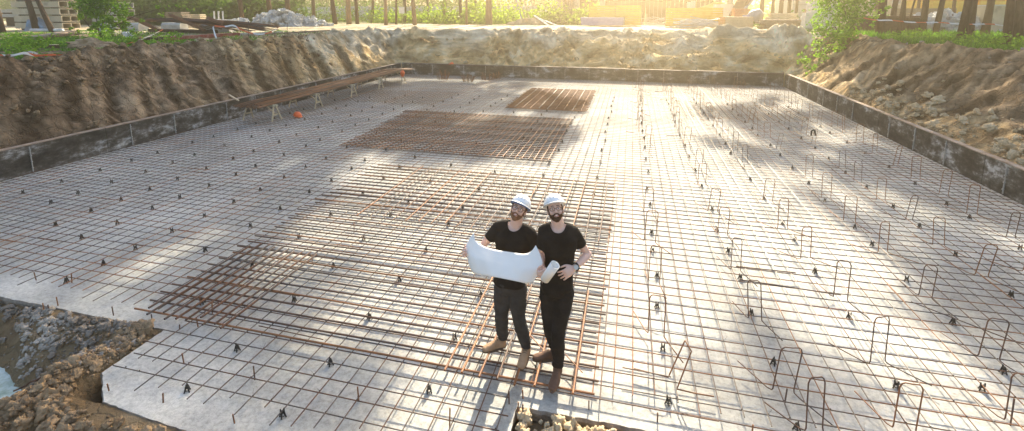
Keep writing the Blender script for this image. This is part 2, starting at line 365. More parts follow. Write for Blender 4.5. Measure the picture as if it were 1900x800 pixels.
# ---------- formwork walls ----------
m = bpy.data.materials.new('stained_wall_concrete'); n, l = nodes(m); b = n['Principled BSDF']; b.inputs['Roughness'].default_value = .85
tc = n.new('ShaderNodeTexCoord')
c1 = ramp(nz(1.3, 12, (1, 1, 2.0), .78), [(.40, (.025, .023, .02)), (.50, (.07, .063, .053)), (.56, (.17, .16, .145)), (.63, (.52, .52, .51))])
c2 = ramp(nz(5., 8, (1, 1, .22), .7), [(.3, (.55, .52, .48)), (.65, (1.15, 1.12, 1.08))])
c = mix(.9, c1, c2, 'MULTIPLY'); l.new(c, b.inputs['Base Color'])
bp = n.new('ShaderNodeBump'); bp.inputs['Strength'].default_value = .4; bp.inputs['Distance'].default_value = .01
l.new(nz(12.), bp.inputs['Height']); l.new(bp.outputs[0], b.inputs['Normal']); M['wallc'] = m
M['walltop'] = mat('wall_top_board', (.22, .15, .10), (.40, .32, .26), .8, 3, .2, 20)
def wall(label, pts, breaks, thick, h=.62):
    a, b_ = V(pts[0]), V(pts[1]); d = (b_-a).normalized(); nrm = V((-d.y, d.x, 0)); L = (b_-a).length
    root = empty('retaining_wall', a, label, 'wall'); q = basis(d)
    bs = [0]+breaks+[L]
    for i in range(len(bs)-1):
        s0, s1 = bs[i]+.006, bs[i+1]-.006; off = R(.008); tilt = R(.008); hh = h+R(.006); mb = MB(); k = max(2, int((s1-s0)/.5))
        rings = []
        for j in range(k+1):
            p = a+d*(s0+(s1-s0)*j/k); w = .006*noise.noise(V((p.x, p.y, i)))
            f = nrm*(off+w)
            rings.append([p+f+V((0, 0, -.1)), p+f+nrm*.0+V((0, 0, hh))+nrm*tilt, p+f+nrm*(thick+tilt)+V((0, 0, hh)), p+f+nrm*thick+V((0, 0, -.1))])
        mb.loft(rings); pn = mb.build('wall_panel', 'wallc', root)
        tb = MB(); tb.bar(a+d*(s0+.01)+nrm*(off+tilt+thick/2)+V((0, 0, hh+.011)), a+d*(s1-.01)+nrm*(off+tilt+thick/2)+V((0, 0, hh+.011)), thick+.012, .02); tb.build('cap_strip', 'walltop', pn)
        st = MB()
        for q_ in range(int((s1-s0)/1.25)):
            p = a+d*(s0+.6+q_*1.25)-nrm*.004+nrm*off
            st.box(p+V((0, 0, h*.5)), (.012, .035, h-.06), basis(d))
            for zz in (.12, .26, .40, .52): st.box(p+V((0, 0, zz))-nrm*.004, (.022, .05, .022), basis(d))
        if st.v: st.build('joint_strip', 'conc', pn)
    return root
wall('long dark stained concrete wall below the left bank', [(-12.67, 5.0-3, 0), (-12.67, 24.9, 0)], [2.2, 6.9, 10.0, 14.6, 18.6], .13)
wall('stained concrete wall below the sandy far bank', [(-12.60, 24.9, 0), (7.08, 24.9, 0)], [3.1, 5.9, 8.7, 12.4, 15.8], .13)
wall('dark concrete wall with reddish cap below the right bank', [(7.1, 24.8, 0), (7.1, 3.0, 0)], [4.2, 9.0, 13.35], .13)
# ---------- rubble ----------
def rock_mb(mb, c, r, seed, flat=.7):
    s = seed*13.7
    def fn(p, d): k = .85+.6*noise.noise(d*1.3+V((s, 0, 0)))+.38*noise.noise(d*3.1+V((0, s, 0)))+.16*noise.noise(d*6+V((0, 0, s)))+.09*noise.noise(d*14+V((s, 0, s))); return p*k
    rot = Quaternion((R(), R(), R()), R(3)).to_matrix(); q = (10, 7) if r < .03 else (26, 17) if r > .045 else (16, 11); mb.ell(c, (r, r*random.uniform(.6, .95), r*flat*random.uniform(.7, 1)), q[0], q[1], rot, fn)
def scatter(name, m, n_, reg, rr, zoff=0., flat=.7, smooth=True):
    mb = MB()
    for i in range(n_):
        x, y = reg()
        if abs(.5*(x+6.8)+.87*(y-3.2)) < .28 and abs(.87*(x+6.8)-.5*(y-3.2)) < .8 and y < 3.7 and i % 9: continue
        r = rr[0]*(rr[1]/rr[0])**(random.random()**2.2); z = terrain(x, y)[0]
        rock_mb(mb, (x, y, z+r*.25+zoff), r, i, flat)
    o = mb.build(name, m, None, smooth); return tag(o, kind='stuff')
U = random.uniform
o = scatter('broken_stones', 'rock', 1100, lambda: (lambda t: (-7.6+2.5*t+R(.12), 3.74-.75*random.random()**1.2*(.55+.45*t)))(random.random()), (.012, .06))
tag(o, 'broken grey stones heaped under the left slab edge beside the puddle', 'rubble')
o = scatter('clay_lumps', 'clod', 420, lambda: (-5.16+R(.19), U(2.5, 3.72)), (.015, .085), .0, .8)
tag(o, 'row of brown clay lumps along the slab corner near the puddle', 'soil')
o = scatter('soil_lumps', 'clod', 420, lambda: (U(-5.4, -3.0), U(2.2, 2.74)), (.02, .085), .0, .8)
tag(o, 'brown soil lumps along the lower left slab edge', 'soil')
o = scatter('pit_debris', 'clod', 800, lambda: (U(-7.8, -5.0), U(2.2, 3.75)), (.008, .035), .0, .6)
tag(o, 'dark crumbled soil around the greenish puddle', 'soil')
mbn = MB()
for i in range(300):
    x, y = U(-.80, 1.7), U(3.15, 3.64); r = .022*(3.8**(random.random()**1.3)); rock_mb(mbn, (x, y, -.02+r*.45+R(.02)), r, i+900, .95)
tag(mbn.build('excavated_clay', 'sandclod', None, True), 'pale yellow clay lumps in the notch at the front slab edge', 'soil', kind='stuff')
o = scatter('bank_crumbs', 'clod', 900, lambda: (lambda y: (lerp(y, CL)+abs(random.gauss(0, .55))*(1 if random.random() < .6 else -1)+.1, y))(U(5, 20)), (.02, .13), 0, .7)
tag(o, 'crumbled dark soil lumps along the top of the left bank', 'soil')
o = scatter('bank_toe_lumps', 'sandclod', 420, lambda: (7.3+abs(random.gauss(0, .5)), U(6, 19)), (.03, .15), 0, .8)
tag(o, 'tan clay lumps fallen behind the right wall', 'soil')
o = scatter('far_bank_lumps', 'sandclod', 260, lambda: (U(-12, 9), 25.1+abs(random.gauss(0, 1.4))), (.03, .16), 0, .7)
tag(o, 'yellow clay lumps on the far bank', 'soil')
o = scatter('right_bank_stones', 'rock', 160, lambda: (lambda y: (lerp(y, CR)+random.gauss(0, .5), y))(U(9, 24)), (.02, .09), 0, .6)
tag(o, 'small stones scattered along the top of the right bank', 'stones')
# puddle
m = bpy.data.materials.new('murky_water'); n, l = nodes(m); b = n['Principled BSDF']; tc = n.new('ShaderNodeTexCoord')
l.new(ramp(nz(2.5, 6), [(.40, (.16, .22, .13)), (.6, (.50, .56, .52))]), b.inputs['Base Color']); b.inputs['Roughness'].default_value = .12
bp = n.new('ShaderNodeBump'); bp.inputs['Strength'].default_value = .12; bp.inputs['Distance'].default_value = .02; l.new(nz(6., 4), bp.inputs['Height']); l.new(bp.outputs[0], b.inputs['Normal'])
mb = MB(); ring = [(-6.85+.87*1.05*math.cos(a)*(1+.12*noise.noise(V((a*2, 1, 0))))+.5*.42*math.sin(a), 3.22-.5*1.05*math.cos(a)+.87*.46*math.sin(a), -.43) for a in [i*math.pi/16 for i in range(32)]]
mb.v = ring; mb.f = [tuple(range(32))]; tag(mb.build('puddle', m), kind='structure')
# bent wires lying in the hollow
for i, (a, b_) in enumerate([((20, 775), (235, 625)), ((10, 790), (150, 745)), ((20, 730), (120, 690))]):
    p0 = G(*a, -.2); p1 = G(*b_, -.1); mb = MB(); mb.tube([p0.lerp(p1, t)+V((R(.03), R(.03), .04*math.sin(3*t)+R(.01))) for t in [j/8 for j in range(9)]], .008, 5)
    tag(mb.build('rusty_rod', 'rust'), ['longest thin rusty rod lying across the soil left of the slab corner', 'short rusty rod at the lower left corner of the photo', 'thin dark rod beside the puddle'][i], 'rod', 'rods lying in the hollow')
# ---------- reinforcement ----------
ZX, ZY = .05, .061
def barmesh(p0, p1, r, wob=.006, step=1.2, n=5, sag=0.):
    p0, p1 = V(p0), V(p1); L = (p1-p0).length; k = max(1, int(L/step)); s = R(100); side = (p1-p0).normalized().cross(V((0, 0, 1)))
    pts = []
    for i in range(k+1):
        t = i/k; p = p0.lerp(p1, t); p += side*wob*noise.noise(V((t*L*.5, s, 0)))*1.6; p.z += .003*noise.noise(V((t*L*.7, s, 5)))
        pts.append(p)
    return MB().tube(pts, r, n)
mesh_root = empty('rebar_mesh', (0, 4, 0), 'thin rusty steel grid tied over the whole concrete floor', 'rebar mesh')
bars = []      # (distance key, MB, mat)
y = 3.17; ys = []
while y < 24.75:
    ys.append(y+R(.008)); y += .182
xs = []; x = -12.5
while x < 7.0: xs.append(x+R(.010)); x += .186
def mrand(): return random.choice(['rust', 'rust', 'rust2', 'steel', 'steel'])
for y in ys:
    x0, x1 = -12.55, 7.02
    if y < 3.88: x0, x1 = -4.86, (-.93 if y < 3.9 else 7.)
    elif y < 4.14: x0 = -4.8
    x0 += R(.05); x1 += R(.03)
    cut = x0+U(3, 9); mm = mrand()
    mb = barmesh((x0, y, ZX), (cut if cut < x1 else x1, y, ZX), .0058)
    if cut < x1:
        mb2 = barmesh((cut-.4, y+.013, ZX), (x1, y+.013, ZX), .0058); mb.add(mb2.v, mb2.f)
    bars.append((abs(y), mb, mm))
for x in xs:
    y0 = 3.97 if x > -.9 else (3.03 if x > -4.5 else 3.22 if x > -4.8 else 4.02)
    y0 += R(.09); y1 = 24.7+R(.05); cut = y0+U(2.5, 11); mm = mrand()
    mb = barmesh((x, y0, ZY), (x, cut, ZY), .0058); mb2 = barmesh((x+.012, cut-.4, ZY), (x+.012, y1, ZY), .0058); mb.add(mb2.v, mb2.f)
    bars.append((4+abs(x+.5)*.75, mb, mm))
bars.sort(key=lambda b_: b_[0])
for d, mb, mm in bars[:99]: mb.build('rebar', mm, mesh_root)
rest = {'rust': MB(), 'rust2': MB(), 'steel': MB()}
big = MB(); mats = []
for d, mb, mm in bars[99:]:
    big.add(mb.v, mb.f); mats += [('rust', 'rust2', 'steel').index(mm)]*len(mb.f)
o = big.build('rebar', 'rust', mesh_root); o.data.materials.append(M['rust2']); o.data.materials.append(M['steel']); o.data.polygons.foreach_set('material_index', mats); tag(o, kind='stuff')
tw = MB()
for y in ys:
    if y > 13: break
    for x in xs:
        if (x < -4.8 and y < 4.1) or (x > -.9 and y < 3.95): continue
        if random.random() < .55:
            c = V((x+R(.006), y+R(.006), ZY+.004)); r = .0085
            tw.add([c+V((r, 0, 0)), c+V((0, r, 0)), c+V((-r, 0, 0)), c+V((0, -r, 0)), c+V((0, 0, r)), c+V((0, 0, -r))], [(0, 1, 4), (1, 2, 4), (2, 3, 4), (3, 0, 4), (1, 0, 5), (2, 1, 5), (3, 2, 5), (0, 3, 5)])
            if random.random() < .15: tw.tube([c, c+V((R(.03), R(.03), .04+R(.02)))], .0012, 3)
tag(tw.build('tie_wire', 'tie', mesh_root), kind='stuff')
# heavy mats laid on the thin mesh
def heavy(label, xb, yb, loc):
    root = empty('heavy_rebar_mat', loc, label, 'rebar mat')
    for (x0, x1, y, z, r, mm) in xb: barmesh((x0, y, z), (x1, y, z), r, .012, 1., 7).build('crosswise_bar', mm, root)
    for (x, y0, y1, z, r, mm) in yb: barmesh((x, y0, z), (x, y1, z), r, .012, 1., 7).build('lengthwise_bar', mm, root)
    return root
def rows(a, b_, st): 
    o = []; t = a
    while t <= b_: o.append(t+R(.008)); t += st
    return o
hm = lambda: random.choice(['rust', 'rust', 'rust2', 'steel'])
heavy('large mat of heavy rusty bars under the feet of the two men',
      [(-5.52+R(.06), -.20+R(.05), y, .075, .0108, 'rust' if i % 4 else 'rust2') for i, y in enumerate(rows(3.92, 9.45, .172))],
      [(x, 3.86+R(.03), 9.5, .091, .0065, hm()) for x in (-.14,)] , (-3, 4, .06))
heavy('small mat of dark rusty bars at the near left corner of the large mat',
      [], [(x, 3.88+R(.07), 5.55+R(.07), .097, .0125, 'rust') for x in rows(-5.34, -4.1, .125)], (-4.8, 4, .07))
heavy('orange rusty bars laid lengthwise on the far part of the large mat',
      [], [(x, 6.85+R(.08), 9.5+R(.05), .095, .0095, random.choice(['rust2', 'rust'])) for x in rows(-4.4, -.3, .225)], (-2.4, 7, .07))
heavy('short heavy bars laid lengthwise around the boots of the men',
      [], [(x, 3.84+R(.02), 5.5+R(.15), .096, .0115, random.choice(['rust', 'rust', 'rust2'])) for x in rows(-1.62, -.25, .175)], (-1, 3.9, .07))
heavy('wide rusty two way mat in the middle of the floor beyond the men',
      [(-7.2+R(.1)-.09*(y-10.7), -1.72+R(.04), y, .075, .010, random.choice(['rust', 'rust', 'rust2'])) for y in rows(10.65, 15.2, .15)],
      [(x, 10.6+R(.05), 15.25+R(.1), .093, .010, random.choice(['rust', 'rust2', 'rust2'])) for x in rows(-7.2, -1.75, .155)], (-4, 11, .07))
heavy('small dense orange mat near the far wall',
      [(-4.35+R(.06), -1.42+R(.05), y, .075, .013, 'rust2') for y in rows(16.5, 21.2, .105)],
      [(x, 16.5+R(.05), 21.2+R(.05), .097, .009, random.choice(['rust2', 'steel'])) for x in rows(-4.3, -1.5, .3)], (-3, 17, .07))
heavy('group of long rusty bars beyond the steel trestles on the left',
      [], [(x, 16.3+R(.1), 19.0+R(.1), .08, .010, 'rust') for x in rows(-10.9, -7.0, .17)], (-9, 16.5, .07))
heavy('group of rusty diagonal looking bars on the far right of the floor',
      [], [(x, 16.5+R(.1), 19.3+R(.2), .08, .012, 'rust') for x in rows(1.9, 5.75, .22)], (4, 16.5, .07))
# loose heavy pieces
for i, (a, b_, lb) in enumerate([((1366, 494), (1476, 506), 'short dark bar lying crosswise between two stirrups right of the men'), ((1372, 519), (1560, 547), 'long dark bar lying crosswise right of the men, nearest the camera of the pair'),
        ((480, 605), (600, 630), 'thin loose bar lying across the near edge of the large mat'), ((985, 624), (1012, 654), 'pale loose bar beside the right man'), ((1048, 658), (1080, 692), 'pale loose rod by the right trouser leg of the men'), ((1155, 682), (1245, 700), 'loose bar lying at the foot of the leaning stirrup'), ((1690, 560), (1900, 640), 'long loose bar lying on the right part of the mesh')]):
    p0, p1 = G(*a, .10), G(*b_, .10); tag(barmesh(p0, p1, .008 if i < 2 else .0058).build('loose_bar', 'rust2' if i in (3, 4) else 'rust'), lb, 'steel bar', 'loose bars on the mesh')
# ---------- spacers ----------
def spacer():
    mb = MB()
    for sx in (-1, 1):
        for sy in (-1, 1):
            mb.tube([(sx*.020, sy*.020, 0), (sx*.012, sy*.012, .03), (sx*.009, sy*.006, .062)], [.006, .006, .007], 5)
    mb.tube([(.02*math.cos(a), .02*math.sin(a), .018) for a in [i*math.pi/5 for i in range(10)]], .004, 4, closed=True)
    mb.tube([(-.014, 0, .05), (-.014, 0, .085)], .006, 5); mb.tube([(.014, 0, .05), (.014, 0, .080)], .006, 5); mb.box((0, 0, .045), (.03, .018, .016))
    return mb
sp = spacer().build('rebar_spacer', 'spacer'); first = True; count = 0
spots = []
meas = {-7.03: [4.25, 4.65, 5.15, 5.7, 6.3, 6.95, 7.6, 8.3], -8.2: [5.2, 5.75, 6.35, 6.9, 7.5, 8.2], -9.15: [5.45, 6.0, 6.55, 7.1, 7.7, 8.4], -10.3: [6.1, 6.6, 7.25, 7.9, 8.6], -11.35: [6.35, 7.0, 7.7],
        -5.98: [5.3, 6.15, 6.9, 7.7, 8.4, 9.2], -3.9: [3.15, 3.7, 4.6, 5.4, 6.2, 7.1], -2.83: [3.1, 3.77, 4.5, 5.3, 6.1, 7.0], -1.7: [3.65, 4.4, 5.2, 6.0], -.6: [4.02, 5.2, 6.2], .45: [4.08, 4.75, 5.5, 6.2, 6.9], 1.5: [4.05, 4.83, 5.64, 6.4, 7.15],
        2.55: [4.75, 5.85, 6.8, 7.8], 3.64: [5.2, 6.0, 6.9, 7.9], 3.3: [4.9], 4.7: [5.9, 6.8, 7.8, 8.8], 5.75: [7.2, 8.3, 9.4], -4.95: [4.3, 5.1, 6.0, 6.9, 7.9, 8.8]}
for x, yl in meas.items():
    for y in yl: spots.append((x+R(.03), y+R(.03)))
    y = yl[-1]+.7
    st = .82 if x < -4 else 1.0
    if x == 3.3: continue
    while y < 24.2: spots.append((x+R(.04), y+R(.12))); y += st*(1+R(.08))
spots.sort(key=lambda p: p[1]**2+p[0]**2)
for i, (x, y) in enumerate(spots[:296]):
    o = sp if i == 0 else sp.copy()
    if i: COL.objects.link(o)
    o.location = (x, y, 0); o.rotation_euler.z = R(3); o.scale = (1.05, 1.05, 1.)
    lab = 'small black plastic spacer under the thin grid on the left half of the floor' if x < -5.6 else ('small black plastic spacer among the heavy mats in the middle of the floor' if x < -.1 else 'small black plastic spacer under the grid on the right half among the stirrups')
    tag(o, lab, 'spacer', 'black spacers on the left half' if x < -5.6 else ('black spacers among the heavy mats' if x < -.1 else 'black spacers among the stirrups'))
print('spacers', len(spots))
# ---------- stirrups ----------
def stirrup(h=.5, w=.15):
    z0 = .066; r = .0056
    pts = [(-w/2-.14, .36, z0), (-w/2-.02, .05, z0), (-w/2, .012, z0+.012), (-w/2, 0, z0+.04), (-w/2, 0, z0+h*.5), (-w/2, 0, z0+h-.05), (-w/2+.012, 0, z0+h-.015), (-w/2+.03, 0, z0+h), (0, -.005, z0+h), (w/2-.03, 0, z0+h), (w/2-.012, 0, z0+h-.015), (w/2, 0, z0+h-.05), (w/2, 0, z0+h*.5), (w/2, 0, z0+.04), (w/2, -.012, z0+.012), (w/2+.02, -.05, z0), (w/2+.15, -.34, z0)]
    return MB().tube(pts, r, 7)
vari = [stirrup(.5, .15), stirrup(.47, .13), stirrup(.5, .18)]
vm = [v.mesh('stirrup', True) for v in vari]
for i, q in enumerate(vm): q.materials.append(M[('rust2', 'rust', 'rust')[i]])
sts = [(1209, 623), (1205, 525), (1197, 450), (1194, 393), (1443, 728), (1394, 595), (1357, 503), (1332, 435), (1314, 393), (1294, 343), (1416, 373), (1444, 426), (1487, 481), (1551, 557), (1620, 676), (1825, 666), (1669, 800), (1503, 805),
       (1630, 470), (1568, 412), (1525, 369), (1493, 331), (1584, 339), (1626, 373), (1677, 410), (1734, 456), (1811, 513), (1708, 552), (1742, 363), (1795, 399), (1866, 442), (1876, 788), (1691, 332), (1652, 309), (1615, 285), (1587, 267), (1558, 248), (1541, 235),
       (1374, 303), (1355, 280), (1416, 256), (1435, 277), (1482, 250), (1500, 268), (1555, 312), (1287, 316), (1897, 505)]
pos = [G(a+8, b_, .06).xy for a, b_ in sts]
for x, yl in {.42: (8.2, 12), 1.5: (11.5, 13), 2.6: (13, 13.5), 3.65: (14.5, 15), 4.7: (15.5, 16), 5.8: (14.5, 16.5)}.items():
    y = yl[1]
    while y < 24: pos.append(V((x+R(.1), y))); y += U(.75, 1.1)
special = {0: 'tall rusty wire stirrup standing nearest right of the right man', 4: 'wide rusty stirrup standing close to the lower edge, right of the leaning one', 14: 'dark rusty stirrup with a long bent foot in the lower right part', 15: 'thick rusty stirrup standing at the right edge among bar shadows', 17: 'stirrup cut off by the bottom edge of the photo right of centre', 16: 'rusty stirrup at the bottom edge below the dark rusty one'}
for i, p in enumerate(pos):
    k = 2 if i in (15, 4, 14) else random.choice((0, 0, 1)); o = bpy.data.objects.new('rebar_stirrup', vm[k]); COL.objects.link(o)
    o.location = (p[0], p[1], 0); o.scale = (U(.9, 1.1), 1, U(.88, 1.06)); o.rotation_euler = (R(.09), R(.09), math.radians(random.choice((4, 12, 20, -8))+R(6)))
    if p[1] > 12: o.rotation_euler = (R(.1), R(.1), R(.9))
    far = p[1] > 11; 
    tag(o, special.get(i) or ('distant thin stirrup standing on the far right part of the mesh' if far else 'rusty wire stirrup standing on the mesh in the right half of the floor'), 'stirrup', None if i in special else ('distant stirrups' if far else 'stirrups standing on the mesh'))
a, b_ = P(1271, 632, 4.4), P(1283, 652, 4.3); c, d = G(1240, 700, .07), G(1256, 722, .07)
mb = MB(); mb.tube([G(1176, 684, .07), G(1228, 697, .07), c, c+(a-c)*.06, c.lerp(a, .5), a+(c-a)*.05, a, a.lerp(b_, .5), b_, b_+(d-b_)*.05, b_.lerp(d, .5), d+(b_-d)*.05, d, G(1290, 730, .07), G(1325, 736, .07)], .0065, 7)
tag(mb.build('rebar_stirrup', 'rust2', None, True), 'leaning tilted stirrup with twisted top right of the right man', 'stirrup')
a, b_ = P(1507, 242, 11.3), P(1512, 240, 11.3); mb = MB()
mb.tube([P(1505, 252, 11.3), P(1506, 243, 11.3), P(1509, 241, 11.3), P(1512, 243, 11.3), P(1513, 252, 11.3)], .018, 8)
tag(mb.build('tie_wire_coil', 'spacer', None, True), 'black wire loop hung over a stirrup on the far right', 'wire')
# ---------- pins driven in the concrete ----------
pins = [(82, 575, 562), (92, 577, 565), (108, 567, 551), (211, 585, 569), (285, 610, 583), (279, 612, 600), (372, 567, 552), (368, 606, 590), (342, 675, 655), (394, 582, 561), (333, 610, 604), (302, 748, 732), (436, 785, 768), (473, 705, 680), (666, 745, 719), (834, 795, 757), (945, 750, 725), (960, 785, 745), (970, 785, 748), (971, 740, 724),
        (1093, 760, 744), (1220, 784, 767), (1394, 810, 788), (1456, 747, 721), (580, 489, 474), (657, 427, 412), (1875, 790, 740), (203, 725, 712), (68, 520, 505), (133, 525, 510)]
pins = [(px, a, b_) for px, a, b_ in pins]
for i, (px, a, b_) in enumerate(pins):
    p = G(px, a, 0); 
    if p.x > -.87 and p.y < 3.72: p = G(px, a-14, 0)
    h = max(.05, P(px, b_, p.y).z-p.z) if b_ < a else .1; mb = MB(); mb.tube([p-V((0, 0, .05)), p+V((R(.012), R(.012), h))], .0065, 6)
    tag(mb.build('steel_pin', random.choice(['rust', 'rust2'])), 'short rusty steel pin sticking up out of the concrete', 'steel pin', 'steel pins in the concrete')
# ---------- bundle of rods on trestles ----------
GZ = 2.3
X0, X1 = -11.95, -11.0
for i, y in enumerate([12.75, 14.9, 17.2, 19.4, 21.6]):
    root = empty('trestle', (-11.45, y, .06), ['nearest timber trestle under the rusty rods', 'second timber trestle from the near end of the rusty rods', 'middle timber trestle under the rusty rods', 'fourth timber trestle under the rusty rods', 'farthest timber trestle under the rusty rods near the wall corner'][i], 'trestle', 'trestles under the rods')
    zt = .55
    MB().bar((X0-.1, y, zt), (X1+.15, y, zt), .05, .06).build('crossbar', 'palewood', root)
    for sx in (X0, X1+.05):
        for dy in (-.22, .22): MB().bar((sx, y+dy*.15, zt+.02), (sx+(.05 if sx > -11.5 else -.05), y+dy, .06), .04, .035).build('leg', 'palewood', root)
        MB().bar((sx, y-.12, .26), (sx, y+.12, .26), .02, .05).build('brace', 'palewood', root)
    MB().bar((X1+.04, y, .30), (X1-.25, y, zt-.03), .03, .03).build('brace', 'palewood', root)
root = empty('rod_bundle', (-11.45, 17, .6), 'long bundle of rusty rods lying across timber trestles', 'steel rods')
for i in range(90):
    u = U(0, 1); x = X0+(X1-X0)*u; lay = random.random()**1.5*.075; y0 = 12.25+R(.18); y1 = U(22.3, 23.6); s = R(50)
    pts = []
    for j in range(17):
        t = j/16; y = y0+(y1-y0)*t; sag = -.028*abs(math.sin(math.pi*(y-12.75)/2.2))+.02*noise.noise(V((y*.3, s, 0)))
        if y > 21.6: sag -= .05*(y-21.6)**1.5
        pts.append((x+.12*noise.noise(V((y*.12, s, 3)))+(y-12.5)*-.012, y, .595+lay+sag))
    MB().tube(pts, .011, 5).build('rod', random.choice(['rust', 'rust2', 'rust']), root)
# helmets
def helmet_shell(mb, c, q, s=1., n=24):
    rings = []
    for k in range(9):
        t = k/8*math.pi/2; rz = .118*math.sin(t)*s; rr = math.cos(t)*s; rings.append([V(c)+q @ V((rr*.112*math.cos(a)*(1), rr*.137*math.sin(a), rz)) for a in [2*math.pi*j/n for j in range(n)]])
    rings[-1] = [V(c)+q @ V((.004*math.cos(2*math.pi*j/n), .004*math.sin(2*math.pi*j/n), .118*s)) for j in range(n)]
    mb.loft(rings)
def brim(mb, c, q, s=1., n=32, front=.05):
    ri, ro = [], []
    for j in range(n):
        a = 2*math.pi*j/n; e = .012+front*max(0, -math.sin(a))**3
        for lst, k, z in ((ri, 0., 0), (ro, e, -.008-.010*max(0, -math.sin(a)))):
            lst.append(V(c)+q @ (V(((.112+k)*math.cos(a), (.137+k)*math.sin(a), z))*s))
    up = [p+q @ V((0, 0, .004)) for p in ri]; uo = [p+q @ V((0, 0, .003)) for p in ro]
    vs = ri+ro+uo+up; fs = []
    for j in range(n):
        k = (j+1) % n
        fs += [(j, k, n+k, n+j), (n+j, n+k, 2*n+k, 2*n+j), (2*n+j, 2*n+k, 3*n+k, 3*n+j)]
    mb.add(vs, fs)
def loose_helmet(p, rz, lab, tip=.0, s=1.):
    root = empty('safety_helmet', p, lab, 'helmet'); q = Matrix.Rotation(rz, 3, 'Z') @ Matrix.Rotation(tip, 3, 'X')
    mb = MB(); helmet_shell(mb, p, q, s); mb.build('shell', 'orange', root, True); mb = MB(); brim(mb, p, q, s); mb.build('brim', 'orange', root, True)
p = G(552, 215, .07); loose_helmet(p+V((0, 0, .02)), 1.2, 'orange helmet lying on the mesh beside the nearest trestles', .25, 1.05)
loose_helmet(P(838, 119, 24.95)+V((0, 0, -.02)), .4, 'orange helmet on top of the far wall', -.3, 1.15)
loose_helmet(V((X1+.12, 21.5, .52)), .4, 'orange helmet hung on the farthest trestle', 1.3, .9)
# small bundles of stirrup wire near the far wall
for i, (px, py, hh, rr) in enumerate([(822, 148, .55, .26), (868, 152, .42, .28), (905, 148, .45, .34), (922, 146, .36, .22)]):
    c = G(px, py, .07); root = empty('bar_bundle', c, ['upright round bundle of bent rods, leftmost by the far wall', 'low slanting bundle of bent rods, second from the left by the far wall', 'wide spread bundle of bent rods by the far wall', 'smallest bundle of bent rods by the far wall, rightmost'][i], 'bar bundle', 'bar bundles by the far wall')
    for j in range(34):
        a = R(3.14); r = rr*random.random()**.5; b_ = V((c.x+r*math.cos(a), c.y+r*math.sin(a), .07)); t = c+V((1.25*r*math.cos(a)+R(.08), 1.25*r*math.sin(a)+R(.05), hh*(1-.5*(r/rr)**2)+R(.05)))
        MB().tube([b_, b_.lerp(t, .5)+V((R(.02), R(.02), 0)), t, t+V((.05*math.cos(a), .05*math.sin(a), -.03))], .009, 4).build('rod', random.choice(['rust', 'rust2']), root)
# planks leaning on the far left corner
def plank(a, b_, w, h, m, lab, cat='plank', group=None, name='plank'):
    return tag(MB().bar(a, b_, w, h).build(name, m), lab, cat, group)
def on(x, y, dz=0.): return V((x, y, terrain(x, y)[0]+dz))
plank(P(688, 97, 26.7), P(707, 123, 25.15), .12, .05, 'palewood', 'left pale plank leaning on the far left bank')
plank(P(695, 95, 26.9), P(712, 122, 25.15), .12, .05, 'palewood', 'right pale plank leaning on the far left bank')
plank(P(655, 70, 27), P(715, 119, 25.2), .45, .03, 'greywood', 'wide dark board sloping down the far left bank', 'board')
plank(P(425, 176, 12.9), P(443, 187, 12.8), .05, .03, 'palewood', 'thin pale stake behind the left wall', 'stake')
mb = MB(); rock_mb(mb, P(694, 122, 25.3), .13, 3); tag(mb.build('foam_lump', 'plastic', None, True), 'white lump at the foot of the two pale planks', 'lump')
# ---------- left bank: materials ----------
def fwd(px, py, Y): return P(px, py, Y)
def gp(px, py): return G(px, py, GZ)
def hollow_slab(c, L, w, h, q, root, name='hollow_slab', m='cream'):
    mb = MB(); t = .045; nh = 2; cw = (w-t*(nh+1))/nh
    mb.box(V(c)+q @ V((0, 0, h/2-t/2)), (L, w, t), q); mb.box(V(c)+q @ V((0, 0, -h/2+t/2)), (L, w, t), q)
    for k in range(nh+1): mb.box(V(c)+q @ V((0, -w/2+t/2+k*(cw+t), 0)), (L, t, h-2*t-.002), q)
    return mb.build(name, m, root)
def stackslabs(base, ang, L, w, h, n, gap, lab, m='cream'):
    q = Matrix.Rotation(ang, 3, 'Z'); z = base.z+.1
    for i in range(n):
        c = V((base.x+R(.05), base.y+R(.05), z+h/2)); root = empty('concrete_block', c, (lab+', %s') % (['lowest', 'second from the ground', 'third from the ground', 'fourth from the ground', 'fifth from the ground', 'sixth from the ground', 'seventh from the ground', 'topmost'][i if i < n-1 else 7]), 'concrete block', lab)
        hollow_slab(c, L, w, h, q, root, 'hollow_body', m)
        for s in (-.35, .35): MB().box(c+q @ V((s*L, 0, -h/2-gap/2+.003)), (.1, w*1.05, gap-.006), q).build('spacer_batten', 'darkwood', root)
        z += h+gap
a = gp(90, 56); stackslabs(V((a.x, a.y, GZ)), math.radians(6), 3.6, 1.15, .39, 7, .07, 'hollow cream block in the tall stack behind the leaning trees')
b_ = P(150, 52, a.y+1.2); stackslabs(V((a.x+3.6, a.y+1.6, GZ)), math.radians(3), 2.0, 1.3, .36, 4, .09, 'hollow grey block in the stack behind the green sapling', 'conc')
b_ = gp(5, 50); stackslabs(V((b_.x-1, b_.y+2, GZ+.65)), math.radians(8), 3.4, 1.0, .28, 2, .1, 'hollow grey block at the far left edge', 'conc')
tag(MB().box(V((b_.x-.5, b_.y+2.2, GZ+.35)), (3.6, 1.2, .7)).build('timber_block', 'darkwood'), 'dark timber base under the far left blocks', 'timber')
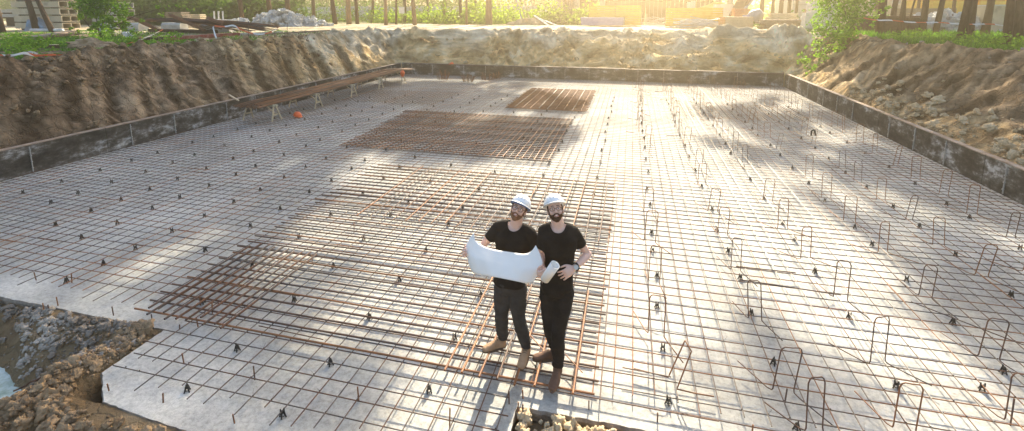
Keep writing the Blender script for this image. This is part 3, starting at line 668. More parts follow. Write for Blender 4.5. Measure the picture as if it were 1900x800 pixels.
def heap(name, m, c, rx, ry, h, lab, cat, seed=1, n=26, mm=10, jag=.4):
    mb = MB()
    def fn(p, d): 
        k = 1+jag*noise.noise(d*1.6+V((seed*3.3, 0, 0)))+jag*.6*noise.noise(d*4+V((0, seed*2., 0)))
        return V((p.x*k, p.y*k, p.z*k if p.z > 0 else p.z*.1))
    mb.ell(c, (rx, ry, h), n, mm, None, fn); o = mb.build(name, m); return tag(o, lab, cat)
heap('tarpaulin', 'tarp', gp(72, 57), .75, .6, .72, 'crumpled grey blue tarpaulin heap in front of the tall stack', 'tarpaulin', 4)
p = gp(88, 60); tag(MB().tube([p+V((-1.3, 0, .1)), p+V((1.0, .15, .12))], .1, 12).build('pipe', 'white', None, True), 'pale blue white pipe lying in front of the tarpaulin heap', 'pipe')
heap('tarpaulin', 'tarp', gp(163, 62)+V((0, 1, 0)), .35, .3, .5, 'faded cloth bundle under the sapling', 'cloth', 7)
for i, (a1, a2, w, h, m_, lb) in enumerate([((60, 76), (135, 62), .5, .14, 'greywood', 'old dark board heap end lying left of the sapling'), ((70, 74), (140, 66), .35, .1, 'darkwood', 'dark plank beside the old boards left of the sapling'),
        ((310, 76), (440, 67), .35, .14, 'redwood', 'red painted plank lying near the pit edge'), ((250, 77), (330, 75), .2, .12, 'darkwood', 'dark short timber left of the red plank'), ((435, 66), (520, 61), .4, .06, 'conc', 'pale board lying right of the red plank'),
        ((460, 68), (610, 59), .16, .08, 'greywood', 'long thin grey timber near the pale sand'), ((510, 42), (648, 40), .3, .16, 'darkwood', 'long dark beam lying at the edge of the woods'), ((365, 79), (385, 77), .15, .1, 'palewood', 'small wood offcut under the red plank'),
        ((280, 60), (400, 63), .3, .18, 'darkwood', 'dark timber lying between the two concrete footing blocks')]):
    A_, B_ = gp(*a1), gp(*a2); A_.z += h/2+.03; B_.z += h/2+.03; plank(A_, B_, w, h, m_, lb)
for i, (px, py, L) in enumerate([(252, 58, 1.1), (325, 57, 1.2), (405, 60, 1.6)]):
    c = gp(px, py); q = Matrix.Rotation(.15+.1*i, 3, 'Z'); mb = MB(); h = .52; w = .8
    mb.loft([[c+q @ V((x, s*w/2*k, z)) for s, k, z in ((-1, 1, 0), (1, 1, 0), (1, 1, h*.75), (1, .6, h), (-1, .6, h), (-1, 1, h*.75))] for x in (-L/2, 0, L/2)])
    tag(mb.build('footing_block', 'conc'), ['pale concrete footing block right of the sapling', 'middle pale concrete footing block under the rusty rods', 'right mossy concrete footing block under the rusty rods'][i], 'concrete block', 'footing blocks under the rods')
root = empty('rod_pile', gp(400, 50), 'long sagging pile of rusty rods resting on the concrete footing blocks', 'steel rods')
for i in range(70):
    a1 = P(U(255, 330), U(34, 40), 22.5+R(.6)); a2 = P(U(400, 520), U(44, 60), 22.3+R(.8)); md = a1.lerp(a2, .5)+V((0, 0, .12+R(.05))); a2.z = max(a2.z, GZ+.1)
    MB().tube([a1, a1.lerp(md, .5)+V((0, 0, .05)), md, md.lerp(a2, .5)+V((0, 0, .04)), a2], .018, 4).build('rod', random.choice(['rust', 'rust', 'rust2']), root)
for i, (a1, a2) in enumerate([((315, 28), (378, 56)), ((232, 28), (290, 54)), ((385, 34), (415, 44))]):
    root = empty('rod_bundle', P(*a1, 21.8), ['rusty rod bundle slanting down between the footing blocks', 'rusty rod bundle slanting behind the sapling', 'short slanting rod bundle above the right footing block'][i], 'steel rods', 'slanting rod bundles')
    for j in range(14):
        o_ = V((R(.12), R(.1), R(.08))); MB().tube([P(*a1, 22.0)+o_, P(*a2, 21.2)+o_*.8], .018, 4).build('rod', 'rust2', root)
def boardstack(c, q, L, w, t, n, m, lab, cat='stack', name='board', jit=.03, gap=.012, ends=None, group=None, sidegap=0, cols=1):
    root = empty(name+'_stack', c, lab, cat, group)
    for i in range(n):
        for k in range(cols):
            o_ = V((R(jit), -w/2+w/cols*(k+.5)+R(jit*.3), t/2+i*(t+gap))); MB().box(V(c)+q @ o_, (L+R(jit*2), w/cols*.96, t), q).build(name, m, root)
            if ends: 
                for s in (-1, 1): MB().box(V(c)+q @ (o_+V((s*(L/2+jit*1.2), 0, 0))), (.02, w/cols*.9, t*.9), q).build('end', ends, root)
    return root
Q = lambda d: Matrix.Rotation(math.radians(d), 3, 'Z')
def at(px, py, back=0.): p = gp(px, py); return p*1. if not back else V((p.x*(1+back/p.y), p.y+back, GZ))
boardstack(at(331, 30, -22), Q(12), 1.5, 1.0, .09, 11, 'greywood', 'tall stack of weathered boards behind the rod pile', jit=.06, gap=.04, name='board') if 0 else None
def far_at(px, Y, z=GZ): r = ray(px, 40); return V((r.x*Y/r.y, Y, z))
boardstack(far_at(332, 29), Q(14), 1.25, 1.0, .075, 11, 'greywood', 'tall stack of weathered boards behind the rod pile', name='board', jit=.07, gap=.035)
boardstack(far_at(366, 31), Q(14), 1.0, .8, .1, 8, 'palewood', 'narrow stack of pale boards right of the weathered stack', name='board', jit=.05, gap=.03)
root = empty('garden_bench_frame', far_at(408, 30), 'pile of white broken frames behind the rod pile', 'debris')
for i in range(16):
    c = far_at(408, 30)+V((R(1.0), R(.4), .25+.3*random.random())); MB().bar(c-V((.5, R(.3), .15*R())), c+V((.5, R(.3), R(.2))), .1, .06).build('slat', 'concw', root)
for i in range(3): 
    c = far_at(398+i*8, 30); MB().bar(c+V((0, 0, .4)), c+V((.05, 0, 1.25)), .09, .07, (0, 1, 0)).build('upright', 'concw', root)
# heap of white rubbish sacks
def sheetheap(c, rx, ry, h, n, lab, m_='plastic', seed=3, name='rubbish_heap', sz=(.12, .35)):
    mb = MB()
    for i in range(n):
        u, v = R(), R(); k = max(0, 1-u*u-v*v)**.6; r = U(*sz); rock_mb(mb, (c[0]+u*rx, c[1]+v*ry, c[2]+k*h*random.random()**.4), r, seed*100+i, .55)
    return tag(mb.build(name, m_), lab, 'rubbish', kind='stuff')
c = far_at(520, 35); c.z = GZ; sheetheap(c, 2.6, 1.2, 1.35, 330, 'big heap of white rubbish and sheeting in front of the white fence')
c = far_at(572, 36); sheetheap((c.x, c.y, GZ), 1.8, 1., .7, 90, 'low spread of white rubbish right of the big heap', seed=5)
c = far_at(445, 34); sheetheap((c.x, c.y, GZ), .9, .7, .6, 40, 'small white rubbish pile left of the big heap', seed=6)
mb = MB(); rock_mb(mb, gp(240, 70)+V((0, 0, .08)), .42, 5, .5); tag(mb.build('boulder', 'concw'), 'white boulder right of the sapling', 'boulder')
c = gp(100, 90); root = empty('tree_stump', c, 'pale cut tree stump in the grass at left', 'stump'); MB().tube([c-V((0, 0, .1)), c+V((0, 0, .12))], [.17, .14], 12).build('trunk', 'bark', root); MB().tube([c+V((0, 0, .12)), c+V((0, 0, .127))], .138, 12).build('cut_face', 'palewood', root)
heap('soil_mound', 'clod', gp(170, 90), .75, .5, .3, 'dark soil mound left of the warning tape', 'soil', 8, jag=.7)
heap('rock_lump', 'conc', gp(60, 103), .14, .1, .1, 'white stone beside the tape at the left', 'stone', 9)
# warning tapes
M['tape'] = (lambda: (lambda m: m)(mat('tape', (.75, .72, .70))))()
m = M['tape']; n, l = nodes(m); tcx = n.new('ShaderNodeTexCoord'); wv = n.new('ShaderNodeTexWave'); wv.inputs['Scale'].default_value = .55; wv.bands_direction = 'DIAGONAL'; cr = n.new('ShaderNodeValToRGB'); cr.color_ramp.interpolation = 'CONSTANT'
cr.color_ramp.elements[0].color = (.78, .76, .74, 1); cr.color_ramp.elements[1].color = (.62, .14, .06, 1); cr.color_ramp.elements[1].position = .55
l.new(tcx.outputs['Object'], wv.inputs['Vector']); l.new(wv.outputs['Fac'], cr.inputs[0]); l.new(cr.outputs[0], n['Principled BSDF'].inputs['Base Color'])
def tape(pts, lab, w=.05):
    mb = MB(); pp = []
    for i in range(len(pts)-1):
        for j in range(20): pp.append(V(pts[i]).lerp(V(pts[i+1]), j/20)+V((0, 0, -.06*math.sin(math.pi*j/20))))
    pp.append(V(pts[-1]))
    for _ in range(10): pp = [pp[0]]+[(pp[i-1]+pp[i]*2+pp[i+1])/4 for i in range(1, len(pp)-1)]+[pp[-1]]
    vs = []; fs = []
    for i, p in enumerate(pp):
        tw_ = .5+.9*noise.noise(V((i*.07, 3, 1))); o_ = V((math.sin(tw_)*.3*w, math.sin(tw_)*w*.6, math.cos(tw_)*w*.6)); vs += [p-o_, p+o_, p+o_+V((0, .004, 0)), p-o_+V((0, .004, 0))]
    for i in range(len(pp)-1):
        for j in range(4): fs.append((i*4+j, i*4+(j+1) % 4, (i+1)*4+(j+1) % 4, (i+1)*4+j))
    mb.add(vs, fs); return tag(mb.build('warning_tape', 'tape'), lab, 'tape')
tape([P(-12, 101, 7.9), P(45, 97, 8.3), P(88, 101, 8.8), P(158, 97, 10.3), P(230, 83, 12.8), P(302, 55, 18.5)], 'red and white tape stretched from the left edge up to a footing block')
tape([P(395, 50, 16.5), P(402, 72, 15.5), P(420, 85, 15)], 'short piece of red and white tape hanging to the pit edge', .06)
tape([P(398, 48, 17), P(433, 46, 17), P(468, 62, 17.5), P(502, 60, 18), P(525, 42, 22)], 'red and white tape running past the end of the rod pile', .06)
for i, (px, a1, a2, Y) in enumerate([(461, 68, 40, 17.5), (533, 66, 42, 21)]): MB; tag(MB().tube([P(px, a1, Y), P(px, a2, Y)], .012, 5).build('tape_post', 'rust'), ['thin rusty tape post by the end of the rod pile', 'thin tape post on the pale sand'][i], 'post')
tape([P(1602, 33, 24), P(1650, 37, 24), P(1740, 41, 24.5), P(1840, 44, 25), P(1900, 48, 25.5)], 'pale tape strung between the trunks on the right bank', .045)
# ---------- white perimeter fence and woods ----------
fr = empty('perimeter_fence', (-20, 62, GZ), 'long low white panel fence behind the woods', 'fence')
for i in range(20):
    x0 = -56+i*3.; o_ = MB().box((x0+1.48, 60+.1*R(), GZ+.95+R(.05)), (2.94, .05, 1.9)).build('fence_panel', 'white', fr)
    MB().box((x0, 60, GZ+.9), (.1, .12, 1.95)).build('post', 'greywood', fr)
def trunk(mb, base, h, r, lean=(0, 0), seed=0, n=9, wob=.12):
    pts = []; rr = []; k = 9
    for i in range(k+1):
        t = i/k; z = h*t; fl = 1+.22*math.exp(-t*h/.25)
        pts.append(V(base)+V((lean[0]*z+wob*noise.noise(V((z*.35, seed, 0))), lean[1]*z+wob*noise.noise(V((z*.35, seed, 7))), z-.1)))
        rr.append(r*fl*(1-.55*t))
    mb.tube(pts, rr, n); return pts
TR = []
def tree(base, h, r, lab, patches=None, lean=(0, 0), m='bark', lm='leafd', nl=1800, ls=.3, group='trees around the pit', cat='tree', cb=.5, limbs=5, cr_=3.):
    base = V(base); root = empty('tree', base, lab, cat, group); mb = MB(); sd = R(50); pts = trunk(mb, base, h, r, lean, sd)
    mb2 = mb; sp_ = []
    for i in range(limbs):
        t = cb+(1-cb)*(i+.5)/limbs; p = pts[min(9, int(t*9))]; a = R(3.14); L = cr_*U(.5, .95)*(1.2-t*.5); e = p+V((math.cos(a)*L, math.sin(a)*L, L*U(.3, .7)))
        mb.tube([p, p.lerp(e, .5)+V((0, 0, .2)), e], [r*.4*(1.2-t), r*.22, r*.08], 5)
        s_ = cr_*U(.35, .55); sp_.append((e.x, e.y, e.z, s_, s_, s_*.75))
    s_ = cr_*.5; sp_.append((pts[-1].x, pts[-1].y, pts[-1].z, s_, s_, s_))
    if patches:
        for (X, Y, rr_) in patches:        # added unseen boughs, set towards the sun so they shade chosen floor patches
            dd = base.y-Y+R(2.5); e = V((X+.0175*dd, Y+.9986*dd, dd*.555)); p = pts[min(9, max(3, int(9*(e.z-GZ-2)/h)))]
            mb.tube([p, p.lerp(e, .5)+V((0, 0, .5)), e], [r*.3, r*.18, r*.05], 4); sp_.append((e.x, e.y, e.z, rr_, rr_*.9, rr_*.55)); nl += int(210*rr_*rr_)
    mb.build('trunk', m, root, True)
    if nl: c_ = blobs(sp_, nl); npmesh('crown', leaf_quads(c_, ls), 4, lm, root)
    return root
# trunks seen on the left bank
tree(gp(8, 62)+V((-.2, 0, 0)), 12, .17, 'dark tree trunk at the left photo edge', lean=(-.12, 0), cb=.6)
tree(gp(62, 40)-gp(62, 40)*0+V((0, 0, 0)), 1, .1, 'x') if 0 else None
tree(far_at(66, 22.5), 12, .17, 'dark trunk leaning left in front of the tall stack, the left one of two', lean=(-.22, 0), cb=.62)
tree(gp(100, 60), 12, .13, 'slender trunk leaning strongly left in front of the tall stack', lean=(-.42, .0), cb=.65)
# trees at the edge of the woods: pixel x, depth, radius, lean, colour
lst = [(450, 36, .17, -.09, 'bark'), (502, 39, .20, -.05, 'bark'), (536, 38, .2, -.03, 'bark'), (583, 46, .18, .02, 'bark'), (622, 42, .2, -.16, 'bark'), (648, 42, .22, -.03, 'barkl'), (664, 43, .16, -.05, 'bark'), (690, 48, .14, .2, 'bark'), (716, 41, .15, .02, 'barkl'), (752, 48, .16, 0, 'bark'), (770, 40, .17, -.12, 'barkl'),
       (826, 47, .2, 0, 'barkl'), (855, 47, .15, -.05, 'bark'), (882, 50, .14, 0, 'bark'), (907, 43, .28, 0, 'barkl'), (866, 43, .1, .02, 'barkl'), (735, 44, .1, .1, 'bark'), (795, 50, .12, -.04, 'bark'), (430, 50, .16, .05, 'bark'), (345, 40, .16, -.05, 'bark'), (382, 46, .16, 0, 'bark'), (300, 44, .18, .04, 'bark'), (260, 48, .18, 0, 'bark')]
wher = ['leaning dark trunk left of the white rubbish heap', 'dark trunk in front of the middle of the white rubbish heap', 'straight dark trunk at the right end of the white rubbish heap', 'thin trunk behind the low white rubbish', 'trunk leaning left beyond the far left corner of the pit', 'pale barked straight trunk, leftmost of a close pair', 'thin dark trunk, right one of a close pair', 'thin trunk leaning right near the middle of the fence',
        'pale straight trunk standing where the green undergrowth begins', 'dark trunk behind the square white board', 'pale trunk leaning left above the far left corner of the pit', 'pale trunk in the bright undergrowth, leftmost there', 'dark thin trunk in the bright undergrowth', 'thin hazy trunk in the bright undergrowth', 'thickest pale trunk standing at the yard edge in the glow', 'very thin pale stem left of the thickest pale trunk', 'very thin stem leaning right in front of the fence', 'thin trunk far back in the undergrowth', 'trunk far behind the small white rubbish pile', 'dark trunk beside the weathered board stack', 'thin trunk right of the pale board stack', 'dark trunk behind the sapling crown', 'dark trunk farthest left in front of the woods']
PT = {907: [(X+R(.8), Y+R(.8), U(1.5, 2.1)) for X in (-13.5, -11.4, -9.4, -7.4) for Y in (1, 3.5, 6, 8.5, 11, 13.5)]+[(-4.3, 3.0, 1.4), (-3.3, 3.3, 1.1), (-3.0, 2.6, 1.1), (-5.8, 3.2, 1.3), (-5.6, 4.6, 1.2), (-5.0, 5.2, 1.0), (-6.2, 8, 1.0), (-4.2, 13, 1.8), (-2.5, 14, 1.5), (-5.2, 11, 1.3)],
      882: [(X+R(.8), Y+R(.8), U(1.4, 2.2)) for X in (-15, -12.5, -10, -8) for Y in (14, 17, 20)]+[(-5.5, 17, 2.), (-3., 18, 1.8), (-6, 21, 2)],
      770: [(X+R(.8), Y+R(.8), U(1.4, 2.2)) for X in (-18, -16, -14.3) for Y in (3, 6, 9, 12, 15)]}
for (px, Y, r, ln, mm), w_ in zip(lst, wher):
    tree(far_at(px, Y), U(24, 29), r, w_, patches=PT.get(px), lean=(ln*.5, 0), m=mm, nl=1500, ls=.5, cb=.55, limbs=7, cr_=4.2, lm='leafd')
# right bank trunks
rl = [(1585, 33, .22, 0), (1635, 27.5, .24, 0), (1656, 33, .2, .02), (1668, 31, .14, .02), (1680, 32, .08, -.1), (1686, 32, .07, .12), (1713, 30, .2, .05), (1738, 30, .17, .03), (1786, 22.5, .2, .03), (1800, 27, .28, .02), (1829, 30, .23, .04), (1773, 36, .14, -.08), (1872, 20.5, .17, 0), (1884, 24.5, .31, .0), (1909, 27, .22, 0), (1625, 38, .18, 0), (1700, 40, .15, 0)]
rw = ['trunk behind the overhanging shrub', 'stout brown trunk at the left end of the right grass', 'dark trunk just right of the stout brown one', 'slim trunk before the pale timber on the right', 'thinnest stem of the crossing pair, leaning left', 'thinnest stem of the crossing pair, leaning right', 'dark trunk leaning right before the grey boards', 'knotty trunk left of the grey rubbish pile', 'nearer slimmer trunk of the thick clump in the right grass', 'thick dark trunk of the clump in the right grass', 'thick dark trunk left of the big concrete block', 'thin crooked trunk in front of the yellow machine', 'slim trunk nearest the right edge grass', 'thickest dark trunk at the right edge', 'trunk cut off by the right photo edge', 'far trunk behind the rusty bin', 'far thin trunk behind the crossing stems']
for (px, Y, r, ln), w_ in zip(rl, rw):
    tree(far_at(px, Y), U(13, 18), r*.72, w_, lean=(ln, .0), nl=1100, ls=.4, cb=.5, limbs=6, cr_=2.9, group='trees on the right bank')
yl = [(1412, 47, .16), (1432, 49, .14), (1447, 46, .17), (1462, 48, .15), (1475, 50, .13)]
PY_ = {1447: [(1.3, 4.7, 1.0), (1.9, 4.0, .8), (2.9, 13.2, 1.2), (4, 17, 1.6)], 1462: [(X+R(.5), Y+R(.6), U(1.0, 1.6)) for X in (4.6, 6.6, 8.6, 10.6, 12.) for Y in (7.0, 9.2, 11.6, 14, 16.5)], 1432: [(2.2, 3.6, .6), (1.9, 5.9, .5), (6.5, 5.2, 1.), (5.6, 4.4, .6), (5.5, 19, 1.8)]}
for (px, Y, r), w_ in zip(yl, ['slender trunk in sunlit leaves just right of the mixer', 'second slender trunk in the sunlit leaves right of the mixer', 'third slender trunk in the sunlit leaves right of the mixer', 'fourth slender trunk in the sunlit leaves, left of the pale brick wall', 'slender trunk in front of the pale brick wall']):
    tree(far_at(px, Y), U(24, 27), r, w_, patches=PY_.get(px), nl=500, ls=.45, cb=.6, limbs=5, cr_=3., group='slender trees behind the yard')
# two leafy young trees
def shrub(root_, blist, n_, sz, m_, stems, name='sapling'):
    mb = MB()
    for s in stems: mb.tube(s, [.035*(1-.7*i/(len(s)-1)) for i in range(len(s))], 5)
    mb.build('stem', 'bark', root_, True); npmesh('foliage', leaf_quads(blobs(blist, n_), sz, .2, .7), 4, m_, root_)
b0 = gp(185, 68); root = empty('sapling', b0, 'bright green sapling standing in front of the block stacks at left', 'sapling')
bl = [(160, 8, 28), (195, 5, 26), (225, 18, 22), (180, 30, 24), (215, 38, 20), (240, 50, 16), (170, 50, 18), (150, 30, 14), (292, 10, 9), (300, 26, 8), (205, 55, 20), (140, 55, 10), (240, 28, 12), (262, 42, 10), (185, -20, 26), (220, -22, 20), (310, 14, 6), (330, 12, 5), (350, 17, 5)]
Yb = b0.y; bb = []
for px, py, r in bl: c = P(px, py, Yb+R(.6)); k = r*Yb/890; bb.append((c.x, c.y, c.z, k, k*.8, k*.75))
shrub(root, bb, 3600, .13, 'leaf', [[b0, P(180, 40, Yb), P(172, 5, Yb)], [b0, P(195, 35, Yb), P(215, 10, Yb)], [b0+V((.1, 0, 0)), P(210, 50, Yb), P(250, 30, Yb), P(300, 15, Yb)], [b0, P(165, 48, Yb), P(150, 30, Yb)]])
b0 = V((9.6, 25.6, 2.1)); root = empty('shrub', b0, 'large bright green shrub hanging over the far right corner of the pit', 'shrub')
bl = [(1560, -15, 40), (1600, -5, 26), (1548, 18, 30), (1580, 30, 26), (1530, 42, 24), (1560, 55, 26), (1515, 62, 16), (1545, 78, 24), (1525, 92, 18), (1505, 88, 10), (1497, 110, 18), (1525, 115, 20), (1508, 133, 14), (1516, 148, 9), (1490, 118, 9), (1570, 72, 16), (1625, 25, 14), (1640, 10, 10), (1606, 45, 10)]
bb = []
for px, py, r in bl: 
    Y = 25.2-(py-20)*.012+R(.5); c = P(px, py, Y); k = r*Y/890; bb.append((c.x, c.y, c.z, k, k*.8, k*.8))
bb = [q for q in bb]
shrub(root, bb, 5200, .125, 'leaf', [[b0, P(1575, 40, 25.2), P(1560, 0, 25.2)], [b0, P(1555, 70, 24.8), P(1520, 110, 24.3), P(1512, 145, 24.)], [b0, P(1550, 50, 25), P(1520, 60, 24.8)], [b0+V((.2, 0, 0)), P(1600, 30, 25.2), P(1640, 5, 25.2)]])
# undergrowth, grass, woods
def field(name, m_, boxes, sz, lab, cat, flat=.2, asp=.6):
    cs = []
    for (x0, x1, y0, y1, z0, z1, k) in boxes:
        u = rng.uniform(size=(k, 3)); xx = x0+(x1-x0)*u[:, 0]; yy = y0+(y1-y0)*u[:, 1]
        hmod = np.array([max(.15, .6+1.1*noise.noise(V((a_*.35, b2*.35, 3)))) for a_, b2 in zip(xx, yy)])
        cs.append(np.stack([xx, yy, z0+(z1-z0)*u[:, 2]**1.3*hmod], 1))
    o = npmesh(name, leaf_quads(np.concatenate(cs), sz, flat, asp), 4, m_); return tag(o, lab, cat, kind='stuff')
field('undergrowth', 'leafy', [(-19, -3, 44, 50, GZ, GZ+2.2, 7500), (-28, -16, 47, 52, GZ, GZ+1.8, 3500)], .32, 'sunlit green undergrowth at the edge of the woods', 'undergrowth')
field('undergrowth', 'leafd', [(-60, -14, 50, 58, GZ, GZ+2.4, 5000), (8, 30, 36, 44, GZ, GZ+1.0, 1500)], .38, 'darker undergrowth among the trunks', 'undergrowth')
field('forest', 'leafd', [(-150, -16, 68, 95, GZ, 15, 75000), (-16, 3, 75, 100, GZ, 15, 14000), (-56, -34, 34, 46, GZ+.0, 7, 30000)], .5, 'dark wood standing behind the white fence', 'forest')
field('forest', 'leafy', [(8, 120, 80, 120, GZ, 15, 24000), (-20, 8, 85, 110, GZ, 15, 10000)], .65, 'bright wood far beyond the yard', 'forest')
def grass(boxes, lab, h=.28, w=.03):
    vs = []
    for (x0, x1, y0, y1, k, hh) in boxes:
        for i in range(k):
            x, y = U(x0, x1), U(y0, y1); z, t, sd = terrain(x, y)
            if t < 1.1 or noise.noise(V((x*.6, y*.6, 12)))+.25 < random.random()*.5: continue
            a = R(3.14); d = V((math.cos(a), math.sin(a), 0))*w*U(.6, 1.6); ln = V((R(.12), R(.12), hh*U(.4, 1.2))); p = V((x, y, z-.02)); vs += [p-d, p+d, p+ln]
    o = npmesh('grass', np.array([tuple(v_) for v_ in vs]), 3, 'grass'); return tag(o, lab, 'grass', kind='stuff')
grass([(-26, -14.2, 6, 17, 22000, .10), (-34, -14.5, 13, 26, 12000, .12)], 'green grass on top of the left bank')
grass([(9.6, 19, 13, 25, 30000, .22), (9.8, 26, 20, 34, 16000, .28)], 'lush green grass under the trees on the right bank')
cs = blobs([(x_, y_, terrain(x_, y_)[0]+.15, .5, .5, .3) for x_, y_ in [(11.2+R(.8), U(15, 24)) for _ in range(16)]+[(U(-22, -15.2), U(9, 16)) for _ in range(9)]], 5000)
tag(npmesh('weeds', leaf_quads(cs, .12, .3, .55), 4, 'leaf'), 'broad leaved weeds growing in the grass beside the pit', 'weeds', kind='stuff')
# ---------- yard: stacks, machine, buildings ----------
def stack_at(px, Y): return far_at(px, Y)
def mat_end(): pass
c = stack_at(1118, 41.5); boardstack(c+V((0, 0, .1)), Q(-4), 3.5, 1.1, .15, 4, 'purple', 'faded blue stack of shuttering lying in front of the left yellow beams', name='panel', jit=.02, ends='conc')
c = stack_at(1136, 43.5); boardstack(c+V((0, 0, .1)), Q(-4), 3.9, 1.2, .155, 9, 'yellow', 'stack of yellow timber beams behind the faded blue stack', name='beam', jit=.03, ends='beamend', gap=.03)
c = stack_at(1166, 43.0); boardstack(c+V((0, 0, .1)), Q(-4), 2.1, 1.0, .155, 9, 'yellow', 'shorter stack of yellow beams with red ends, right of the faded blue stack', name='beam', jit=.03, ends='beamend', gap=.03)
c = stack_at(1286, 40.5); boardstack(c+V((0, 0, .08)), Q(-5), 4.1, 1.3, .15, 8, 'yellow', 'right stack of yellow beams behind the tangled grey pipes', name='beam', jit=.03, ends='beamend', gap=.03)
root = empty('pipe_pile', stack_at(1302, 38), 'tangled pile of grey scaffold pipes in front of the right yellow beams', 'pipes')
for i in range(46):
    c = stack_at(1302, 38)+V((R(.9), R(.5), .05+.7*random.random()*(1-.4*abs(R())))); a = R(.35); L = U(.7, 1.5); d = V((math.cos(a), math.sin(a)*.6, R(.22)))*L; A_, B_ = c-d, c+d; A_.z = max(A_.z, GZ+.05); B_.z = max(B_.z, GZ+.05)
    MB().tube([A_, B_], .028, 6).build('pipe', 'galv', root)
boardstack(stack_at(1365, 36.5)+V((0, 0, .05)), Q(20), 2.0, .95, .09, 8, 'palewood', 'stack of squared timbers with red ends right of the grey pipes', name='timber', ends='beamend', jit=.02, cols=1)
boardstack(stack_at(1345, 46), Q(4), 1.9, 1.0, .3, 6, 'concw', 'white block stack behind the right yellow beams', name='block', jit=.02, cols=3)
boardstack(stack_at(1373, 42), Q(4), 1.1, .9, .11, 12, 'brick', 'red brick stack left of the cement mixer', name='brick_course', jit=.03)
def mixer(c):
    root = empty('cement_mixer', c, 'blue grey cement mixer among the yard stacks', 'cement mixer')
    ax = V((.55, -.2, .5)).normalized(); q = basis(ax); o_ = c+V((0, 0, .85))
    mb = MB(); mb.loft([[o_+q @ V((x, r*math.cos(a), r*math.sin(a))) for a in [2*math.pi*j/18 for j in range(18)]] for x, r in ((-.5, .2), (-.42, .38), (-.1, .5), (.15, .5), (.5, .3), (.56, .31))]); mb.build('drum', 'grey', root, True)
    for s in (-1, 1):
        MB().bar(c+V((s*.5, .3, 0)), o_+V((s*.45, 0, -.1)), .06, .06).build('frame_leg', 'purple', root); MB().bar(c+V((s*.5, -.3, 0)), o_+V((s*.45, 0, -.1)), .06, .06).build('frame_leg', 'purple', root)
    MB().tube([c+V((-.6, .3, .2)), c+V((-.6, .38, .2))], .2, 14).build('wheel', 'darkwood', root); MB().tube([c+V((.6, .3, .2)), c+V((.6, .38, .2))], .2, 14).build('wheel', 'darkwood', root)
    mb = MB(); mb.box(c+V((-.6, -.1, .75)), (.4, .35, .45)); mb.build('motor_box', 'purple', root)
mixer(stack_at(1400, 38))
boardstack(stack_at(1446, 35), Q(6), 2.2, 1.0, .12, 5, 'greywood', 'low stack of grey brown boards right of the cement mixer', name='board', jit=.12, gap=.02)
boardstack(stack_at(1448, 37), Q(2), 1.7, .9, .12, 8, 'palewood', 'upper pale board stack behind the low grey brown one', name='board', jit=.1, gap=.02)
boardstack(stack_at(1512, 33), Q(0), 1.3, .7, .22, 5, 'concw', 'white block stack at the left edge of the overhanging shrub', name='block', jit=.02, cols=3)
boardstack(stack_at(1524, 35), Q(0), 1.6, .9, .25, 7, 'concw', 'taller grey white block stack behind the overhanging shrub', name='block', jit=.02, cols=3)
boardstack(stack_at(1505, 44), Q(5), 1.1, .8, .09, 14, 'beamend', 'brown plank stack in front of the pale brick wall', name='board', jit=.03)
for i in range(14):
    c = stack_at(1030, 45); a1 = c+V((U(-2.2, -.3), R(.6), U(.05, .3))); plank(a1, a1+V((U(1.6, 2.8), R(.5), U(.0, .45))), .2, .05, random.choice(['palewood', 'greywood', 'concw']), 'loose board in the low timber heap left of the faded blue stack', 'board', 'boards in the low timber heap', 'board')
for i, (a1, a2, Y1, w_) in enumerate([((950, -25), (970, 42), 44, .12), ((958, -25), (976, 40), 44, .1), ((966, -25), (983, 38), 44, .1), ((978, -25), (990, 20), 44, .09)]):
    plank(P(*a1, Y1+1.5), P(*a2, Y1), w_, .06, 'palewood' if i else 'purple', ['leftmost bluish pole leaning at the yard edge', 'second pale pole leaning at the yard edge', 'third pale pole leaning at the yard edge', 'rightmost short pale pole leaning at the yard edge'][i], 'pole', 'leaning poles', 'leaning_pole')
for i, (a1, a2) in enumerate([((992, 29), (1020, 49)), ((1000, 34), (1040, 50))]): plank(P(*a1, 44), P(*a2, 42.5), .3, .05, 'concw', ['upper pale board sliding off the sand mound', 'lower pale board sliding off the sand mound'][i], 'board')
for i, (a1, a2) in enumerate([((1040, -20), (1052, 33)), ((1046, -20), (1060, 30)), ((1055, -20), (1061, 30)), ((1068, -20), (1060, 30)), ((1062, 8), (1085, 28))]): plank(P(*a1, 48), P(*a2, 46.5), .14, .08, 'greywood', ['leftmost dark pole of the pole cluster', 'second dark pole of the pole cluster', 'third dark pole of the pole cluster', 'pole leaning the other way in the pole cluster', 'short pale rod by the pole cluster'][i], 'pole', 'pole cluster', 'leaning_pole')
heap('sand_mound', 'sandclod', stack_at(978, 43.5), 1.6, 1.1, .62, 'small pale sand mound at the foot of the leaning poles', 'sand', 14, jag=.35)
heap('straw_mound', 'yellow', stack_at(1322, 50), 2.4, 1.6, 2.1, 'ochre mound behind the white block stack', 'mound', 15, jag=.2)
for i, (a1, a2, w_) in enumerate([((1362, 30), (1388, -20), .9), ((1372, 26), (1402, -20), .5), ((1378, 22), (1410, -20), .3)]): plank(P(*a1, 44), P(*a2, 46), w_, .1, 'ruin' if i < 2 else 'grey', ['wide dark formwork board leaning left of the mixer', 'second dark formwork board leaning left of the mixer', 'grey beam leaning beside the dark formwork boards'][i], 'board', None, 'leaning_board')
for i in range(60):
    pass
root = empty('scaffold_pile', stack_at(1218, 44), 'cluster of grey scaffold frames between the two yellow stacks', 'scaffolding')
